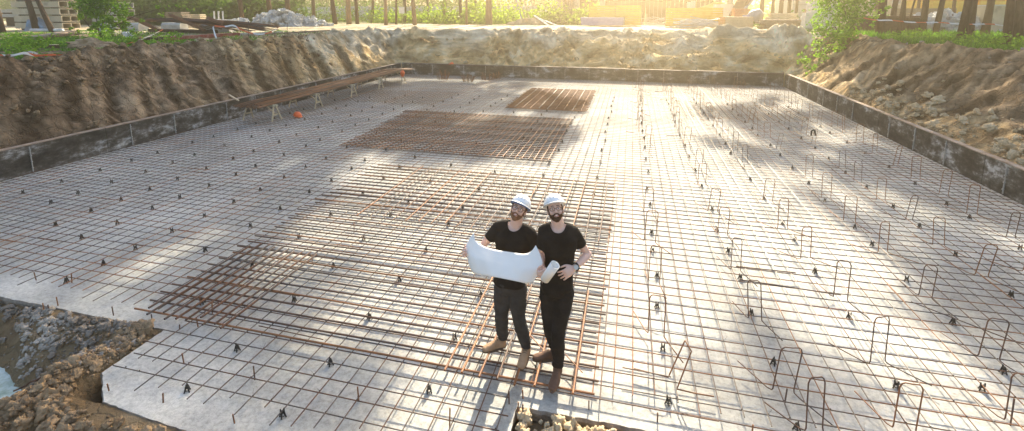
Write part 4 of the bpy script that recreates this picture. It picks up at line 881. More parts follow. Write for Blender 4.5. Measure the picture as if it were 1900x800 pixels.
for i in range(18):
    c = stack_at(1218, 44)+V((R(1.2), R(.5), GZ-GZ)); 
    if i < 6: MB().tube([c, c+V((R(.1), 0, U(1.0, 1.7)))], .03, 6).build('pipe', 'galv', root)
    else: MB().tube([c+V((-.6, 0, U(.1, .8))), c+V((.6, R(.3), U(.1, .8)))], .03, 6).build('pipe', 'grey', root)
# unfinished building
bl_ = empty('unfinished_building', (2, 55, GZ), 'unfinished building with pale columns and dark brown walls behind the yard', 'building')
for px in (1035, 1070, 1117, 1330, 1352): c = stack_at(px, 54); MB().box(c+V((0, 0, 2.4)), (.55, .5, 4.8)).build('column', 'conc', bl_)
c0, c1 = stack_at(1035, 54), stack_at(1352, 54)
MB().box(((c0.x+c1.x)/2, 57, GZ+5.0), (c1.x-c0.x+1, 7, .35)).build('floor_slab', 'conc', bl_)
w0, w1 = stack_at(1122, 55), stack_at(1322, 55); L = w1.x-w0.x
wl = MB()
for i in range(26): x = w0.x+L*(i+.5)/26; wl.box((x, 55+R(.03), GZ+2.4+R(.04)), (L/26-.03, .08, 4.7))
wl = wl.build('board_wall', 'ruin', bl_)
for px, z, w_, h_ in ((1284, 1.9, .5, .9), (1276, 1.85, .35, .8)): c = stack_at(px, 54.85); MB().box(c+V((0, 0, z)), (w_, .05, h_)).build('board', 'concw', wl)
MB().box((w0.x+1.5, 54.9, GZ+3.3), (4.5, .1, .25)).build('rail', 'palewood', wl)
MB().box((c0.x+2.0, 58.5, GZ+1.3), (4, .3, 2.6)).build('back_wall', 'ruin', bl_)
bw = empty('brick_building', (14, 50, GZ), 'pale block building beyond the yard at right', 'building')
a_, b2 = stack_at(1468, 52), stack_at(1545, 52); MB().box(((a_.x+b2.x)/2, 55, GZ+3), (b2.x-a_.x, 6, 6)).build('wall', 'concw', bw)
for i in range(7): MB().box(((a_.x+b2.x)/2, 51.97, GZ+.3+i*.8), (b2.x-a_.x+.04, .06, .04)).build('course_band', 'conc', bw)
a_, b2 = stack_at(1560, 56), stack_at(1960, 56); bw2 = empty('long_building', (30, 56, GZ), 'long pale building behind the trees on the right', 'building')
MB().box(((a_.x+b2.x)/2, 60, GZ+3), (b2.x-a_.x, 8, 6)).build('wall', 'cream', bw2)
for i in range(9): x = a_.x+(b2.x-a_.x)*(i+.5)/9; f_ = MB().box((x, 55.97, GZ+2.6), (1.3, .08, 1.4)).build('window_frame', 'concw', bw2); MB().box((x, 55.92, GZ+2.6), (1.1, .04, 1.2)).build('pane', 'grey', f_)
# yellow machine
c = stack_at(1800, 41); ex = empty('excavator', c, 'yellow construction machine parked behind the trees on the right', 'excavator')
mb = MB(); mb.box(c+V((-1.7, 0, 1.75)), (2.6, 2.4, 1.7)); mb.build('engine_body', 'yellow', ex)
mb = MB(); mb.box(c+V((-3.2, 0, 1.5)), (.6, 2.3, 1.1)); mb.build('counterweight', 'yellow', ex)
MB().box(c+V((.6, 0, .95)), (7.0, 2.2, .5)).build('chassis', 'yellow', ex)
cb_ = MB().box(c+V((.5, -.4, 2.3)), (1.4, 1.3, 1.9)).build('cab', 'yellow', ex); MB().box(c+V((.5, -1.06, 2.5)), (1.1, .03, 1.0)).build('window', 'grey', cb_)
for s in (-1, 1):
    for wx in (-2.4, -.8, 1.2, 3.0): MB().tube([c+V((wx, s*1.0-.2, .5)), c+V((wx, s*1.0+.2, .5))], .5, 16).build('wheel', 'spacer', ex)
MB().bar(c+V((1.3, 0, 1.4)), c+V((4.6, 0, 3.9)), .4, .45).build('boom', 'yellow', ex); MB().bar(c+V((1.6, 0, 2.0)), c+V((3.2, 0, 2.2)), .3, .3).build('ram', 'yellow', ex)
c = stack_at(1754, 33.5); sheetheap((c.x, c.y, GZ), 2.1, 1.1, 1.25, 200, 'grey rubble and sheeting heap between the right trees', seed=9, m_='plastic')
c = stack_at(1698, 34); sheetheap((c.x, c.y, GZ), 1.3, .8, .75, 60, 'low white sheeting heap behind the right trees', seed=10)
c = stack_at(1853, 33); root = empty('concrete_tank', c, 'big pale concrete block with two openings at the right', 'concrete block'); MB().box(c+V((0, 0, .75)), (1.75, 1.3, 1.55), None, .02).build('body', 'cream', root); MB().box(c+V((.25, -.66, .8)), (.08, .05, .9)).build('slot_shade', 'darkwood', root); MB().box(c+V((0, 0, 1.55)), (1.85, 1.4, .07)).build('lid', 'concw', root)  # the opening's shade is a solid dark strip on the face
c = stack_at(1640, 33); root = empty('metal_bin', c, 'dark rusty metal bin behind the stout brown trunk', 'bin'); MB().box(c+V((0, 0, .45)), (3.1, 1.1, .9), None, .03).build('body', 'darkwood', root); MB().box(c+V((0, 0, .93)), (3.2, 1.2, .08)).build('rim', 'rust', root)
boardstack(stack_at(1712, 40), Q(0), 3.2, 1.0, .35, 4, 'greywood', 'long grey board stack behind the crossing stems', name='board', jit=.05)
boardstack(stack_at(1690, 44), Q(0), 1.2, 1.0, .4, 7, 'cream', 'pale cream block stack left of the yellow machine', name='block', jit=.05)
c = stack_at(746, 41); tag(MB().box(c+V((0, 0, 1.35)), (.55, .04, .6)).build('sign_board', 'concw'), 'blank square white board standing before the woods', 'board'); tag(MB().tube([c+V((0, .06, 0)), c+V((0, .06, 1.5))], .025, 6).build('post', 'greywood'), 'thin post holding the square white board', 'post')
# ---------- two men ----------
M['skin'] = mat('skin', (.68, .44, .35), (.76, .52, .42), .5, 14, .08, 80, bdist=.002, spec=.4)
M['skin'].node_tree.nodes['Principled BSDF'].inputs['Subsurface Weight'].default_value = .12
M['skin'].node_tree.nodes['Principled BSDF'].inputs['Subsurface Radius'].default_value = (.02, .008, .004)
M['tee'] = mat('black_tee', (.010, .009, .009), (.022, .019, .018), .9, 7, .5, 26, bdist=.01, spec=.15)
M['jeans_g'] = mat('charcoal_trousers', (.030, .028, .028), (.055, .052, .05), .85, 8, .5, 30, bdist=.01, spec=.2)
M['jeans_k'] = mat('black_trousers', (.009, .008, .008), (.02, .018, .018), .85, 8, .5, 30, bdist=.01, spec=.2)
M['boot_t'] = mat('tan_suede', (.33, .20, .11), (.45, .29, .17), .85, 14, .3, 60, bdist=.004)
M['boot_b'] = mat('brown_leather', (.10, .052, .032), (.17, .09, .055), .6, 12, .2, 60, bdist=.004)
M['sole'] = mat('sole_rubber', (.12, .08, .05), None, .8, bump=0)
M['beard'] = mat('dark_beard', (.05, .027, .016), (.12, .065, .038), .95, 60, 1., 160, bdist=.006, spec=.1)
M['beard_r'] = mat('brown_beard', (.17, .085, .045), (.28, .15, .085), .95, 60, 1., 160, bdist=.006, spec=.1)
M['lips'] = mat('lips', (.42, .16, .13), None, .5, bump=0); M['teeth'] = mat('teeth', (.78, .74, .68), None, .3, bump=0)
M['eye'] = mat('eye_white', (.75, .72, .70), None, .25, bump=0); M['iris'] = mat('iris', (.05, .035, .02), None, .2, bump=0)
M['frame'] = mat('glasses_frame', (.02, .015, .012), None, .3, bump=0)
M['helmetw'] = mat('white_helmet', (.80, .80, .80), None, .32, bump=0, spec=.5); M['blue'] = mat('blue_liner', (.07, .15, .36), None, .5, bump=0)
M['paper'] = mat('paper', (.80, .78, .73), (.84, .82, .77), .7, 3, .1, 8, bdist=.01)
g_ = bpy.data.materials.new('lens_glass'); n, l = nodes(g_); b = n['Principled BSDF']; b.inputs['Base Color'].default_value = (1, 1, 1, 1); b.inputs['Transmission Weight'].default_value = 1; b.inputs['Roughness'].default_value = .02; b.inputs['IOR'].default_value = 1.1; M['lens'] = g_
def evalmesh(mb, name, voxel, smooth=6, fac=.6):
    me = mb.mesh(name); o = bpy.data.objects.new(name, me); COL.objects.link(o)
    r = o.modifiers.new('r', 'REMESH'); r.mode = 'VOXEL'; r.voxel_size = voxel; r.use_smooth_shade = True
    s = o.modifiers.new('s', 'SMOOTH'); s.factor = fac; s.iterations = smooth
    dg = bpy.context.evaluated_depsgraph_get(); me2 = bpy.data.meshes.new_from_object(o.evaluated_get(dg)); me2.name = name
    bpy.data.objects.remove(o); return me2
def put(me, name, m, parent):
    me.materials.clear(); me.materials.append(M[m]); me.polygons.foreach_set('use_smooth', [True]*len(me.polygons))
    o = bpy.data.objects.new(name, me); COL.objects.link(o); o.parent = parent; o.matrix_parent_inverse = parent.matrix_basis.inverted(); return o
def limb(mb, pts, rad, n=14, sub=4):    # smooth tapered limb through points
    P_, R_ = [], []
    for i in range(len(pts)-1):
        p0 = V(pts[max(i-1, 0)]); p1, p2 = V(pts[i]), V(pts[i+1]); p3 = V(pts[min(i+2, len(pts)-1)])
        for j in range(sub):
            t = j/sub; P_.append(.5*((2*p1)+(p2-p0)*t*.5+(2*p0*0+2*(p2-p1)*0)+0*p1) if 0 else p1.lerp(p2, t)); R_.append(rad[i]*(1-t)+rad[i+1]*t)
    P_.append(V(pts[-1])); R_.append(rad[-1])
    for _ in range(2):
        P_ = [P_[0]]+[(P_[i-1]+P_[i]*2+P_[i+1])/4 for i in range(1, len(P_)-1)]+[P_[-1]]
    mb.tube(P_, R_, n)
    for e, r in ((P_[0], R_[0]), (P_[-1], R_[-1])): mb.ell(e, (r*.98,)*3, 10, 8)
def torso_rings(secs, n=28):   # (centre, right, forward, halfwidth, halfdepth)
    rings = []
    for c, r, f, a, b_ in secs:
        ring = []
        for j in range(n):
            t = 2*math.pi*j/n; ct, st_ = math.cos(t), math.sin(t)
            ex = 2/2.4; ring.append(V(c)+r*(a*math.copysign(abs(ct)**ex, ct))+f*(b_*math.copysign(abs(st_)**ex, st_)))
        rings.append(ring)
    return rings
def hand(mb, wrist, d, nrm, thumb_side, curl, size=.19, spread=.10, rw=.026, thumb=.5):
    # d: direction wrist to knuckles, nrm: back of hand outward normal, thumb_side: +1/-1 along d x nrm
    d = V(d).normalized(); nrm = V(nrm); nrm = (nrm-d*nrm.dot(d)).normalized(); s = d.cross(nrm)*thumb_side
    pl = size*.50; w = size*.225
    kn = V(wrist)+d*pl
    secs = [(V(wrist), s, nrm, rw*.98, rw*.72), (V(wrist)+d*pl*.35, s, nrm, w*.84, rw*.66), (V(wrist)+d*pl*.75, s, nrm, w*1.0, rw*.60), (kn, s, nrm, w*.98, rw*.46)]
    mb.loft(torso_rings(secs, 14))
    for i, (o_, L) in enumerate(((.75, .42), (.26, .47), (-.24, .44), (-.72, .34))):
        p = kn+s*(w*o_)-d*.008; dd = (d+s*spread*o_).normalized(); L = L*size; pts = [p]; ang = 0
        for k, fr in enumerate((.45, .30, .25)):
            ang += curl[k]; q = dd*math.cos(ang)-nrm*math.sin(ang); p = p+q*L*fr; pts.append(p)
        limb(mb, pts, [.0094*size/.19*1.02, .0090*size/.19, .0082*size/.19, .0070*size/.19], 8, 2)
    b_ = V(wrist)+d*pl*.22+s*w*.75; t1 = (d*.75+s*.75-nrm*.25*(1+thumb)).normalized(); t2 = (d*1.0+s*.15-nrm*.7*thumb).normalized()
    limb(mb, [b_-s*.012, b_+t1*size*.20, b_+t1*size*.20+t2*size*.17, b_+t1*size*.20+t2*size*.17+(t2-nrm*.2*thumb).normalized()*size*.12], [.017, .0125, .0105, .0082], 8, 2)
def headgroup(mb, c, q, root, beard, hair, glasses, lean=0):
    # q columns: right(image-left is his right), forward, up. c: head centre (between the ears)
    def L(x, y, z): return V(c)+q @ V((x, y, z))
    def sk(p, d):
        p = V(p)
        if d.z < 0: p.x *= 1-.28*d.z*d.z; p.y *= 1-.05*d.z*d.z
        if d.y > .5: p.y *= .97
        return p
    mb.ell(L(0, -.008, .022), (.077, .097, .104), 24, 18, q, sk)   # skull
    mb.ell(L(0, .030, -.055), (.058, .056, .062), 20, 14, q)            # jaw
    mb.ell(L(0, .070, -.098), (.026, .022, .022), 12, 8, q)             # chin
    for s in (-1, 1):
        mb.ell(L(s*.040, .060, -.022), (.026, .026, .024), 12, 8, q)    # cheek
        mb.ell(L(s*.030, .078, .034), (.026, .014, .008), 12, 8, q)     # brow
        mb.ell(L(s*.080, -.005, -.010), (.010, .020, .032), 12, 10, q @ Matrix.Rotation(-.25*s, 3, 'Z'))     # ear
        mb.ell(L(s*.011, .098, -.022), (.009, .012, .008), 10, 8, q)    # nostril wing
    limb(mb, [L(0, .082, .026), L(0, .097, .002), L(0, .108, -.018)], [.009, .010, .012], 10, 3)     # nose
    mb.ell(L(0, .082, -.052), (.028, .016, .020), 12, 8, q)
    # parts
    for s in (-1, 1):
        e = MB(); e.ell(L(s*.031, .0735, .013), (.0145, .0135, .0075), 14, 10, q); eo = e.build('eye', 'eye', root, True)
        e = MB(); e.ell(L(s*.031, .0835, .0135), (.0055, .0048, .0055), 10, 8, q); e.build('iris', 'iris', eo, True)
        e = MB(); limb(e, [L(s*.014, .090, .041), L(s*.032, .088, .045), L(s*.048, .079, .037)], [.0025, .0032, .002], 8, 3); e.build('eyebrow', hair, root, True)
    b2 = MB()
    b2.ell(L(0, .032, -.061), (.0605, .0578, .0575), 22, 16, q); b2.ell(L(0, .074, -.100), (.031, .025, .025), 14, 10, q)
    for s in (-1, 1): limb(b2, [L(s*.069, .018, .005), L(s*.066, .028, -.03), L(s*.056, .048, -.066)], [.004, .008, .012], 10, 3); limb(b2, [L(0, .1, -.036), L(s*.022, .098, -.040), L(s*.036, .086, -.062)], [.0055, .0065, .007], 8, 3)
    me = evalmesh(b2, 'beard', .0045, 2); bm = bmesh.new(); bm.from_mesh(me); kill = []
    for f in bm.faces:
        p = q.inverted() @ (f.calc_center_median()-V(c))
        # bare: cheeks, mouth, neck below
        bare = (p.y > .02 and p.z > -.045 and abs(p.x) < .060-.25*max(0, p.z+.045)*0 and not (abs(p.x) < .040 and -.047 < p.z < -.030 and p.y > .085)) or (p.y < .0) or (((p.x/.027)**2+((p.z+.0585)/.0125)**2) < 1 and p.y > .06) or p.z > .01
        if bare: kill.append(f)
    bmesh.ops.delete(bm, geom=kill, context='FACES'); bm.to_mesh(me); bm.free(); put(me, 'beard', beard, root)
    mo = MB(); limb(mo, [L(-.026, .088, -.052), L(-.012, .0965, -.0585), L(0, .0985, -.060), L(.012, .0965, -.0585), L(.026, .088, -.052)], [.003, .0062, .0070, .0062, .003], 10, 3); mo = mo.build('mouth', 'lips', root, True)
    te = MB(); limb(te, [L(-.020, .0935, -.0535), L(-.010, .1005, -.0575), L(0, .1025, -.0585), L(.010, .1005, -.0575), L(.020, .0935, -.0535)], [.0015, .0036, .0040, .0036, .0015], 8, 3); te.build('teeth', 'teeth', mo, True)
    ha = MB(); ha.ell(L(0, -.022, .018), (.083, .094, .100), 22, 16, q)
    for s in (-1, 1): ha.ell(L(s*.075, .018, .018), (.010, .018, .034), 10, 8, q)
    me = evalmesh(ha, 'hair', .006, 2); bm = bmesh.new(); bm.from_mesh(me)
    kill = [f for f in bm.faces if (lambda p: (p.y > .035) or p.z < -.050 or (abs(p.x) > .06 and p.z < -.005 and p.y > -.03))(q.inverted() @ (f.calc_center_median()-V(c)))]
    bmesh.ops.delete(bm, geom=kill, context='FACES'); bm.to_mesh(me); bm.free(); put(me, 'hair', hair, root)
    gl = MB()
    for s in (-1, 1):
        pts = []
        for j in range(20):
            a = 2*math.pi*j/20; ex = .75; x = .0245*math.copysign(abs(math.cos(a))**ex, math.cos(a)); z = glasses*math.copysign(abs(math.sin(a))**ex, math.sin(a))
            pts.append(L(s*.0325+x, .105-.22*abs(s*.0325+x)*abs(s*.0325+x)/.06, .010+z))
        gl.tube(pts, .0019, 6, closed=True)
        gl.tube([L(s*.057, .093, .018), L(s*.078, .06, .018), L(s*.082, -.005, .012)], .0018, 5)
    gl.tube([L(-.009, .105, .016), L(0, .108, .018), L(.009, .105, .016)], .0018, 5)
    go = gl.build('glasses', 'frame', root, True)
    # helmet
    h0 = L(0, -.012, .050); hq = q @ Matrix.Rotation(math.radians(14), 3, 'X')
    hq2 = Matrix([list(r) for r in hq]); # local: -y is the peak side in helmet_shell, so turn around
    hq2 = hq @ Matrix.Rotation(math.pi, 3, 'Z')
    hb = MB(); helmet_shell(hb, h0, hq2, 1.0, 32)
    for off in (-.035, 0, .035):
        pts = [h0+hq2 @ V((off, .137*math.cos(t)*.98*(1-(off/.112)**2)**.5, .118*math.sin(t)*1.01*(1-(off/.112)**2)**.5+.001)) for t in [math.pi*(.12+.76*j/12) for j in range(13)]]
        hb.tube(pts, .0055, 6)
    ho = hb.build('helmet', 'helmetw', root, True)
    br = MB(); brim(br, h0, hq2, 1.0, 40, .035); br.build('brim', 'helmetw', ho, True)
    if lean:
        bb_ = MB(); pts = [h0+hq2 @ V((.108*math.cos(a), .132*math.sin(a), -.012)) for a in [2*math.pi*j/28 for j in range(28)]]
        bb_.tube(pts, .009, 6, closed=True); bb_.build('liner', 'blue', ho, True)
def cutmesh(me, keep):
    bm = bmesh.new(); bm.from_mesh(me); k = [f for f in bm.faces if not keep(f.calc_center_median())]
    bmesh.ops.delete(bm, geom=k, context='FACES'); 
    for _ in range(12):
        be = [e for e in bm.edges if e.is_boundary]; nb_ = {}
        for e in be:
            a_, b_ = e.verts; nb_.setdefault(a_, []).append(b_.co.copy()); nb_.setdefault(b_, []).append(a_.co.copy())
        for v_, ns in nb_.items():
            if len(ns) == 2: v_.co = v_.co*.4+(ns[0]+ns[1])*.3
    bm.to_mesh(me); bm.free(); return me
def boot(root, heel, toe, ankle, m, sh=.12):
    heel, toe, ankle = V(heel), V(toe), V(ankle); d = (toe-heel); L = d.length; d.normalize(); up = V((0, 0, 1)); up = (up-d*up.dot(d)).normalized(); s = d.cross(up)
    mb = MB(); secs = []
    for t, w, h, z in ((0, .030, .035, .035), (.12, .037, .05, .045), (.35, .036, .052, .05), (.6, .043, .036, .036), (.8, .046, .028, .028), (.94, .038, .022, .022), (1.0, .018, .014, .018)): secs.append((heel+d*(t*L)+up*z, s, up, w, h))
    mb.loft(torso_rings(secs, 18)); base = heel+d*L*.2+up*.05
    limb(mb, [base, base.lerp(ankle, .6), ankle], [.045, .046, .050], 14)
    o = put(evalmesh(mb, 'boot', .006, 3), 'boot', m, root)
    sb = MB(); ring = lambda z: [heel+d*(L*(.5-.515*math.cos(a)))+s*(.043*math.sin(a)*(.84+.20*(.5-.5*math.cos(a)) if 1 else 1))+up*z for a in [2*math.pi*j/24 for j in range(24)]]
    sb.loft([ring(-.008), ring(.014)]); sb.build('sole', 'sole', o)
    lb = MB()
    for k in range(4): t = .38+.07*k; c = heel+d*(t*L)+up*(.098-.012*k); lb.tube([c-s*.022, c+up*.003, c+s*.022], .0028, 5)
    lb.build('laces', 'sole', o)
def person(name_label, J, cfg):
    """J: dict of joints"""
    root = empty('person', V((J['mid'].x, J['mid'].y, .07)), name_label, 'person', 'two men standing on the rebar')
    r, f = J['r'], J['f']; up = V((0, 0, 1))
    pel, wst, chs, nb = J['pelvis'], J['waist'], J['chest'], J['neck']
    a = cfg.get('w', 1.)
    def trunk_secs(e):
        rs, fs = J.get('rs', r), f
        return [(pel-up*.09, r, f, .125*a+e, .095+e), (pel, r, f, .158*a+e, .112+e), (pel.lerp(wst, .55), r, f, .147*a+e, .103+e), (wst, r, f, .136*a+e, .098+e), (wst.lerp(chs, .5), rs, f, .150*a+e, .105+e), (chs, rs, f, .168*a+e, .115+e),
                (chs.lerp(nb, .45), rs, f, .178*a+e, .108+e), (chs.lerp(nb, .78), rs, f, .135*a+e, .080+e), (chs.lerp(nb, .96), rs, f, .075*a+e, .062+e)]
    def upper(mb, e, arms):
        mb.loft(torso_rings(trunk_secs(e)))
        for sd in ('R', 'L'):
            sh, el, wr = J['sh'+sd], J['el'+sd], J['wr'+sd]
            limb(mb, [nb-up*.02+(sh-nb)*.25, nb.lerp(sh, .6)+up*.0, sh], [.05+e, .055+e, .056+e])
            limb(mb, [sh, sh.lerp(el, .4), el], [.058+e, .050+e, .037+e])
            if arms: limb(mb, [el, el.lerp(wr, .3), wr], [.037, .039, .0255])
    def legs(mb, e):
        for sd in ('R', 'L'):
            hp, kn, an = J['hp'+sd], J['kn'+sd], J['an'+sd]
            limb(mb, [hp, hp.lerp(kn, .45), kn, kn.lerp(an, .35), an], [.086+e, .076+e, .055+e, .054+e*1.1, .036+e*1.5])
        e = e*.35; mb.loft(torso_rings([(pel-up*.10, r, f, .120*a+e, .09+e), (pel, r, f, .158*a+e, .112+e), (pel.lerp(wst, .6), r, f, .145*a+e-.004, .102+e-.004)]))
    body = MB(); upper(body, -.006, True); legs(body, -.01)
    limb(body, [nb-up*.04, nb.lerp(J['head'], .45), J['head']-J['hq'] @ V((0, .012, .04))], [.062, .056, .054])
    headgroup(body, J['head'], J['hq'], root, cfg['beard'], cfg['hair'], cfg['gl'], cfg.get('lean', 0))
    for sd in ('R', 'L'): hand(body, J['wr'+sd], *cfg['hand'+sd])
    me = evalmesh(body, 'body', .0045, 3, .5); put(me, 'body', 'skin', root)
    tb = MB(); upper(tb, .009, False); me = evalmesh(tb, 'shirt', .009, 5)
    nf = nb+f*.055-up*.035
    def keep(p):
        q_ = p-nf; 
        if ((q_.dot(r)/.072)**2+((q_.dot(up)-.060)/.068)**2 < 1) and q_.dot(f) > -.07 and (q_.dot(f)/.16)**2 < 1: return False
        if p.z > nb.z+.03 and (p-nb).length < .085: return False
        if p.z < pel.z+cfg['hem']: return False
        for sd in ('R', 'L'):
            sh, el = J['sh'+sd], J['el'+sd]; d = (el-sh).normalized(); t = (p-sh).dot(d)
            if t > cfg['slv'] and ((p-sh)-d*t).length < .09 and (p-pel).dot(r)*(sh-pel).dot(r) > 0 and abs((p-(pel+wst)/2).dot(r)) > .11*a: return False
        return True
    me = cutmesh(me, keep)
    for v in me.vertices:
        k = v.co; z = (k.z-pel.z); amp = .012*(1 if z < .35 else .4); v.co = k+f*amp*noise.noise(V((k.x*7+k.z*9, k.y*5, k.z*22)))+r*amp*.6*noise.noise(V((k.x*8, k.y*7, k.z*17+5)))
    o = put(me, 'shirt', 'tee', root); sol = o.modifiers.new('th', 'SOLIDIFY'); sol.thickness = .004; sol.offset = -1
    lb = MB(); legs(lb, .012); me = evalmesh(lb, 'trousers', .009, 5)
    def keep2(p):
        if p.z > pel.z+cfg['top']: return False
        for sd in ('R', 'L'):
            if (p-J['an'+sd]).length < .17 and p.z < J['an'+sd].z-.012: return False
        return True
    me = cutmesh(me, keep2)
    for v in me.vertices:
        k = v.co; z = k.z; amp = .006+.008*math.exp(-((z-.25)/.12)**2)+.005*math.exp(-((z-.5)/.1)**2)+.004*math.exp(-((z-.85)/.08)**2); v.co = k+f*amp*noise.noise(V((k.x*10+k.z*5, k.y*8, k.z*20)))+r*amp*.8*noise.noise(V((k.x*9, k.y*8+k.z*4, k.z*21+5)))
    o = put(me, 'trousers', cfg['tr'], root); sol = o.modifiers.new('th', 'SOLIDIFY'); sol.thickness = .005; sol.offset = -1
    if cfg.get('belt'):
        bl2 = MB(); c = pel+up*(cfg['top']-.018); bl2.loft([[c+r*((.170*a+o2)*math.cos(t))+f*((.124+o2)*math.sin(t))+up*z for t in [2*math.pi*j/28 for j in range(28)]] for z, o2 in ((-.018, 0), (-.016, .004), (.014, .004), (.016, 0))])
        bo = bl2.build('belt', 'boot_b', root); c = c+f*.130; MB().box(c, (.045, .008, .032), basis(r)).build('buckle', 'galv', bo)
    for sd in ('R', 'L'): boot(root, *J['ft'+sd], cfg['boot'])
    return root
def hq_(yaw_to, pitch_up, roll, pos):   # head basis looking at the camera, turned
    d = V((0, 0, H))-V(pos); d.z = 0; d.normalize(); f = Matrix.Rotation(yaw_to, 3, 'Z') @ d
    f = (f*math.cos(pitch_up)+V((0, 0, 1))*math.sin(pitch_up)).normalized(); x = f.cross(V((0, 0, 1))).normalized(); z = x.cross(f)
    q = Matrix((x, f, z)).transposed(); return (q @ Matrix.Rotation(roll, 3, 'Y'))*.86
# right man
YR = 4.08
f = V((.06, -1, 0)).normalized(); r = V((-f.y, f.x, 0)); r = V((1, .10, 0)).normalized(); f = V((.10, -1, 0)).normalized()
hd = P(1030, 390, YR-.02)
J = dict(r=r, f=f, mid=P(1025, 700, YR), head=hd, hq=hq_(math.radians(4), math.radians(24), math.radians(8), hd), neck=P(1036, 417, YR), chest=P(1037, 455, YR), waist=P(1034, 497, YR+.01), pelvis=P(1033, 528, YR),
         shR=P(1011, 429, YR-.01), shL=P(1062, 431, YR+.03), elR=P(1003, 474, YR-.02), elL=P(1091, 472, YR+.12), wrR=P(1000, 508, YR-.24), wrL=P(1066, 497, YR-.10),
         hpR=P(1020, 540, YR), hpL=P(1047, 541, YR), knR=P(1020, 605, YR+.0), knL=P(1036, 612, YR-.06))
fl = G(1027, 722, .075); bk = G(1012, 664, .075)
J['anL'] = V((fl.x+.015, fl.y+.16, .20)); J['anR'] = V((bk.x+.11, bk.y-.02, .19))
J['ftL'] = (V((fl.x+.02, fl.y+.20, .085)), V((fl.x-.01, fl.y-.055, .085)), J['anL']); J['ftR'] = (V((bk.x+.12, bk.y+.01, .085)), V((bk.x-.115, bk.y-.07, .085)), J['anR'])
rollA, rollB = P(1012, 517, YR-.36), P(1031, 490, YR-.40)
ax = (rollB-rollA).normalized()
cfg = dict(beard='beard', hair='beard', gl=.0165, tr='jeans_k', boot='boot_b', hem=-.07, slv=.165, top=.03, w=.93,
           handR=((rollA+V((-.01, 0, .02)))-J['wrR'], V((-.3, -1, -.2)), -1, (.5, .9, .7), .185, .05, .026, .9), handL=(P(1044, 512, YR-.15)-J['wrL'], V((.25, -1, .45)), 1, (.35, .35, .3), .19, .22, .026, .3))
pr = person('bearded man in black t-shirt and black trousers with hand on hip, right of the two', J, cfg)
wq = (J['wrL']-J['elL']).normalized(); wp = J['wrL']-wq*.025; bs = basis(wq, f)
wt = MB(); wt.tube([wp+bs @ V((0, .034*math.cos(t), .028*math.sin(t))) for t in [2*math.pi*j/20 for j in range(20)]], .008, 6, closed=True); wo = wt.build('watch', 'spacer', pr, True)
fc = wp+V((.004, -.034, .012)); MB().tube([fc, fc+V((.002, -.010, .004))], .021, 18).build('watch_case', 'galv', wo)
# paper roll held by the right man
rb = MB(); bq = basis(ax); ri = []
for s_, r_ in ((0, .036), (1, .040)): pass
Lr = (rollB-rollA).length+.0; st0 = rollA-ax*.01
for x_, rr_ in ((0, .0385), (Lr, .0415), (Lr, .039), (0, .036)): ri.append([st0+bq @ V((x_, rr_*math.cos(t), rr_*math.sin(t))) for t in [2*math.pi*j/28 for j in range(28)]])
vs = [p for q in ri for p in q]; fs = [(k*28+j, k*28+(j+1) % 28, ((k+1) % 4)*28+(j+1) % 28, ((k+1) % 4)*28+j) for k in range(4) for j in range(28)]
rb.add(vs, fs); sp_ = []
for k in range(26): t = k*.42; rr_ = .038-.0006*k; sp_.append((t, rr_))
rb.loft([[st0+bq @ V((x_, rr_*math.cos(t)+o2*math.cos(t), rr_*math.sin(t)+o2*math.sin(t))) for t, rr_, o2 in [(t, r_, 0) for t, r_ in sp_]+[(t, r_, -.0008) for t, r_ in sp_[::-1]]] for x_ in (.01, Lr-.012)])
tag(rb.build('paper_roll', 'paper', None, True), 'rolled white paper held by the man with his hand on his hip', 'paper roll')
# left man
YL = 4.20
r = V((1, .02, 0)).normalized(); f = V((-.02, -1, 0)).normalized()
hd = P(963, 389, YL-.03)
J = dict(r=r, f=f, mid=P(945, 660, YL), rs=V((1, .02, -.14)).normalized(), head=hd, hq=hq_(math.radians(-12), math.radians(22), math.radians(-17), hd), neck=P(957, 415, YL), chest=P(952, 453, YL), waist=P(948, 493, YL+.01), pelvis=P(946, 522, YL),
         shR=P(926, 422, YL-.0), shL=P(984, 435, YL), elR=P(893, 458, YL-.05), elL=P(997, 478, YL-.02), wrR=P(873, 469, YL-.27), wrL=P(1006, 492, YL-.20),
         hpR=P(934, 534, YL), hpL=P(960, 536, YL), knR=P(930, 586, YL-.02), knL=P(962, 588, YL-.04))
fr_, fl = G(917, 650, .075), G(970, 680, .075)
J['anR'] = V((fr_.x+.075, fr_.y+.06, .20)); J['anL'] = V((fl.x+.0, fl.y+.14, .20))
J['ftR'] = (V((fr_.x+.10, fr_.y+.08, .085)), V((fr_.x-.105, fr_.y-.06, .085)), J['anR']); J['ftL'] = (V((fl.x+.01, fl.y+.18, .085)), V((fl.x-.01, fl.y-.065, .085)), J['anL'])
cfg = dict(beard='beard_r', hair='beard_r', gl=.021, tr='jeans_g', boot='boot_t', hem=-.02, slv=.15, top=.03, lean=1, w=.97,
           handR=(P(860, 470, YL-.33)-J['wrR'], V((-.75, -.6, .1)), -1, (.9, .75, .5), .18, .08, .026, .8), handL=(P(1011, 504, YL-.30)-J['wrL'], V((.85, -.5, .1)), 1, (.9, .75, .5), .18, .08, .026, .8))
pl = person('man in black t-shirt and grey trousers holding an open paper sheet, left of the two', J, cfg)
ponytail = MB(); limb(ponytail, [hd+J['hq'] @ V((.05, -.08, -.03)), hd+J['hq'] @ V((.062, -.09, -.08)), hd+J['hq'] @ V((.055, -.08, -.125))], [.018, .02, .008]); ponytail.build('ponytail', 'beard_r', pl, True)
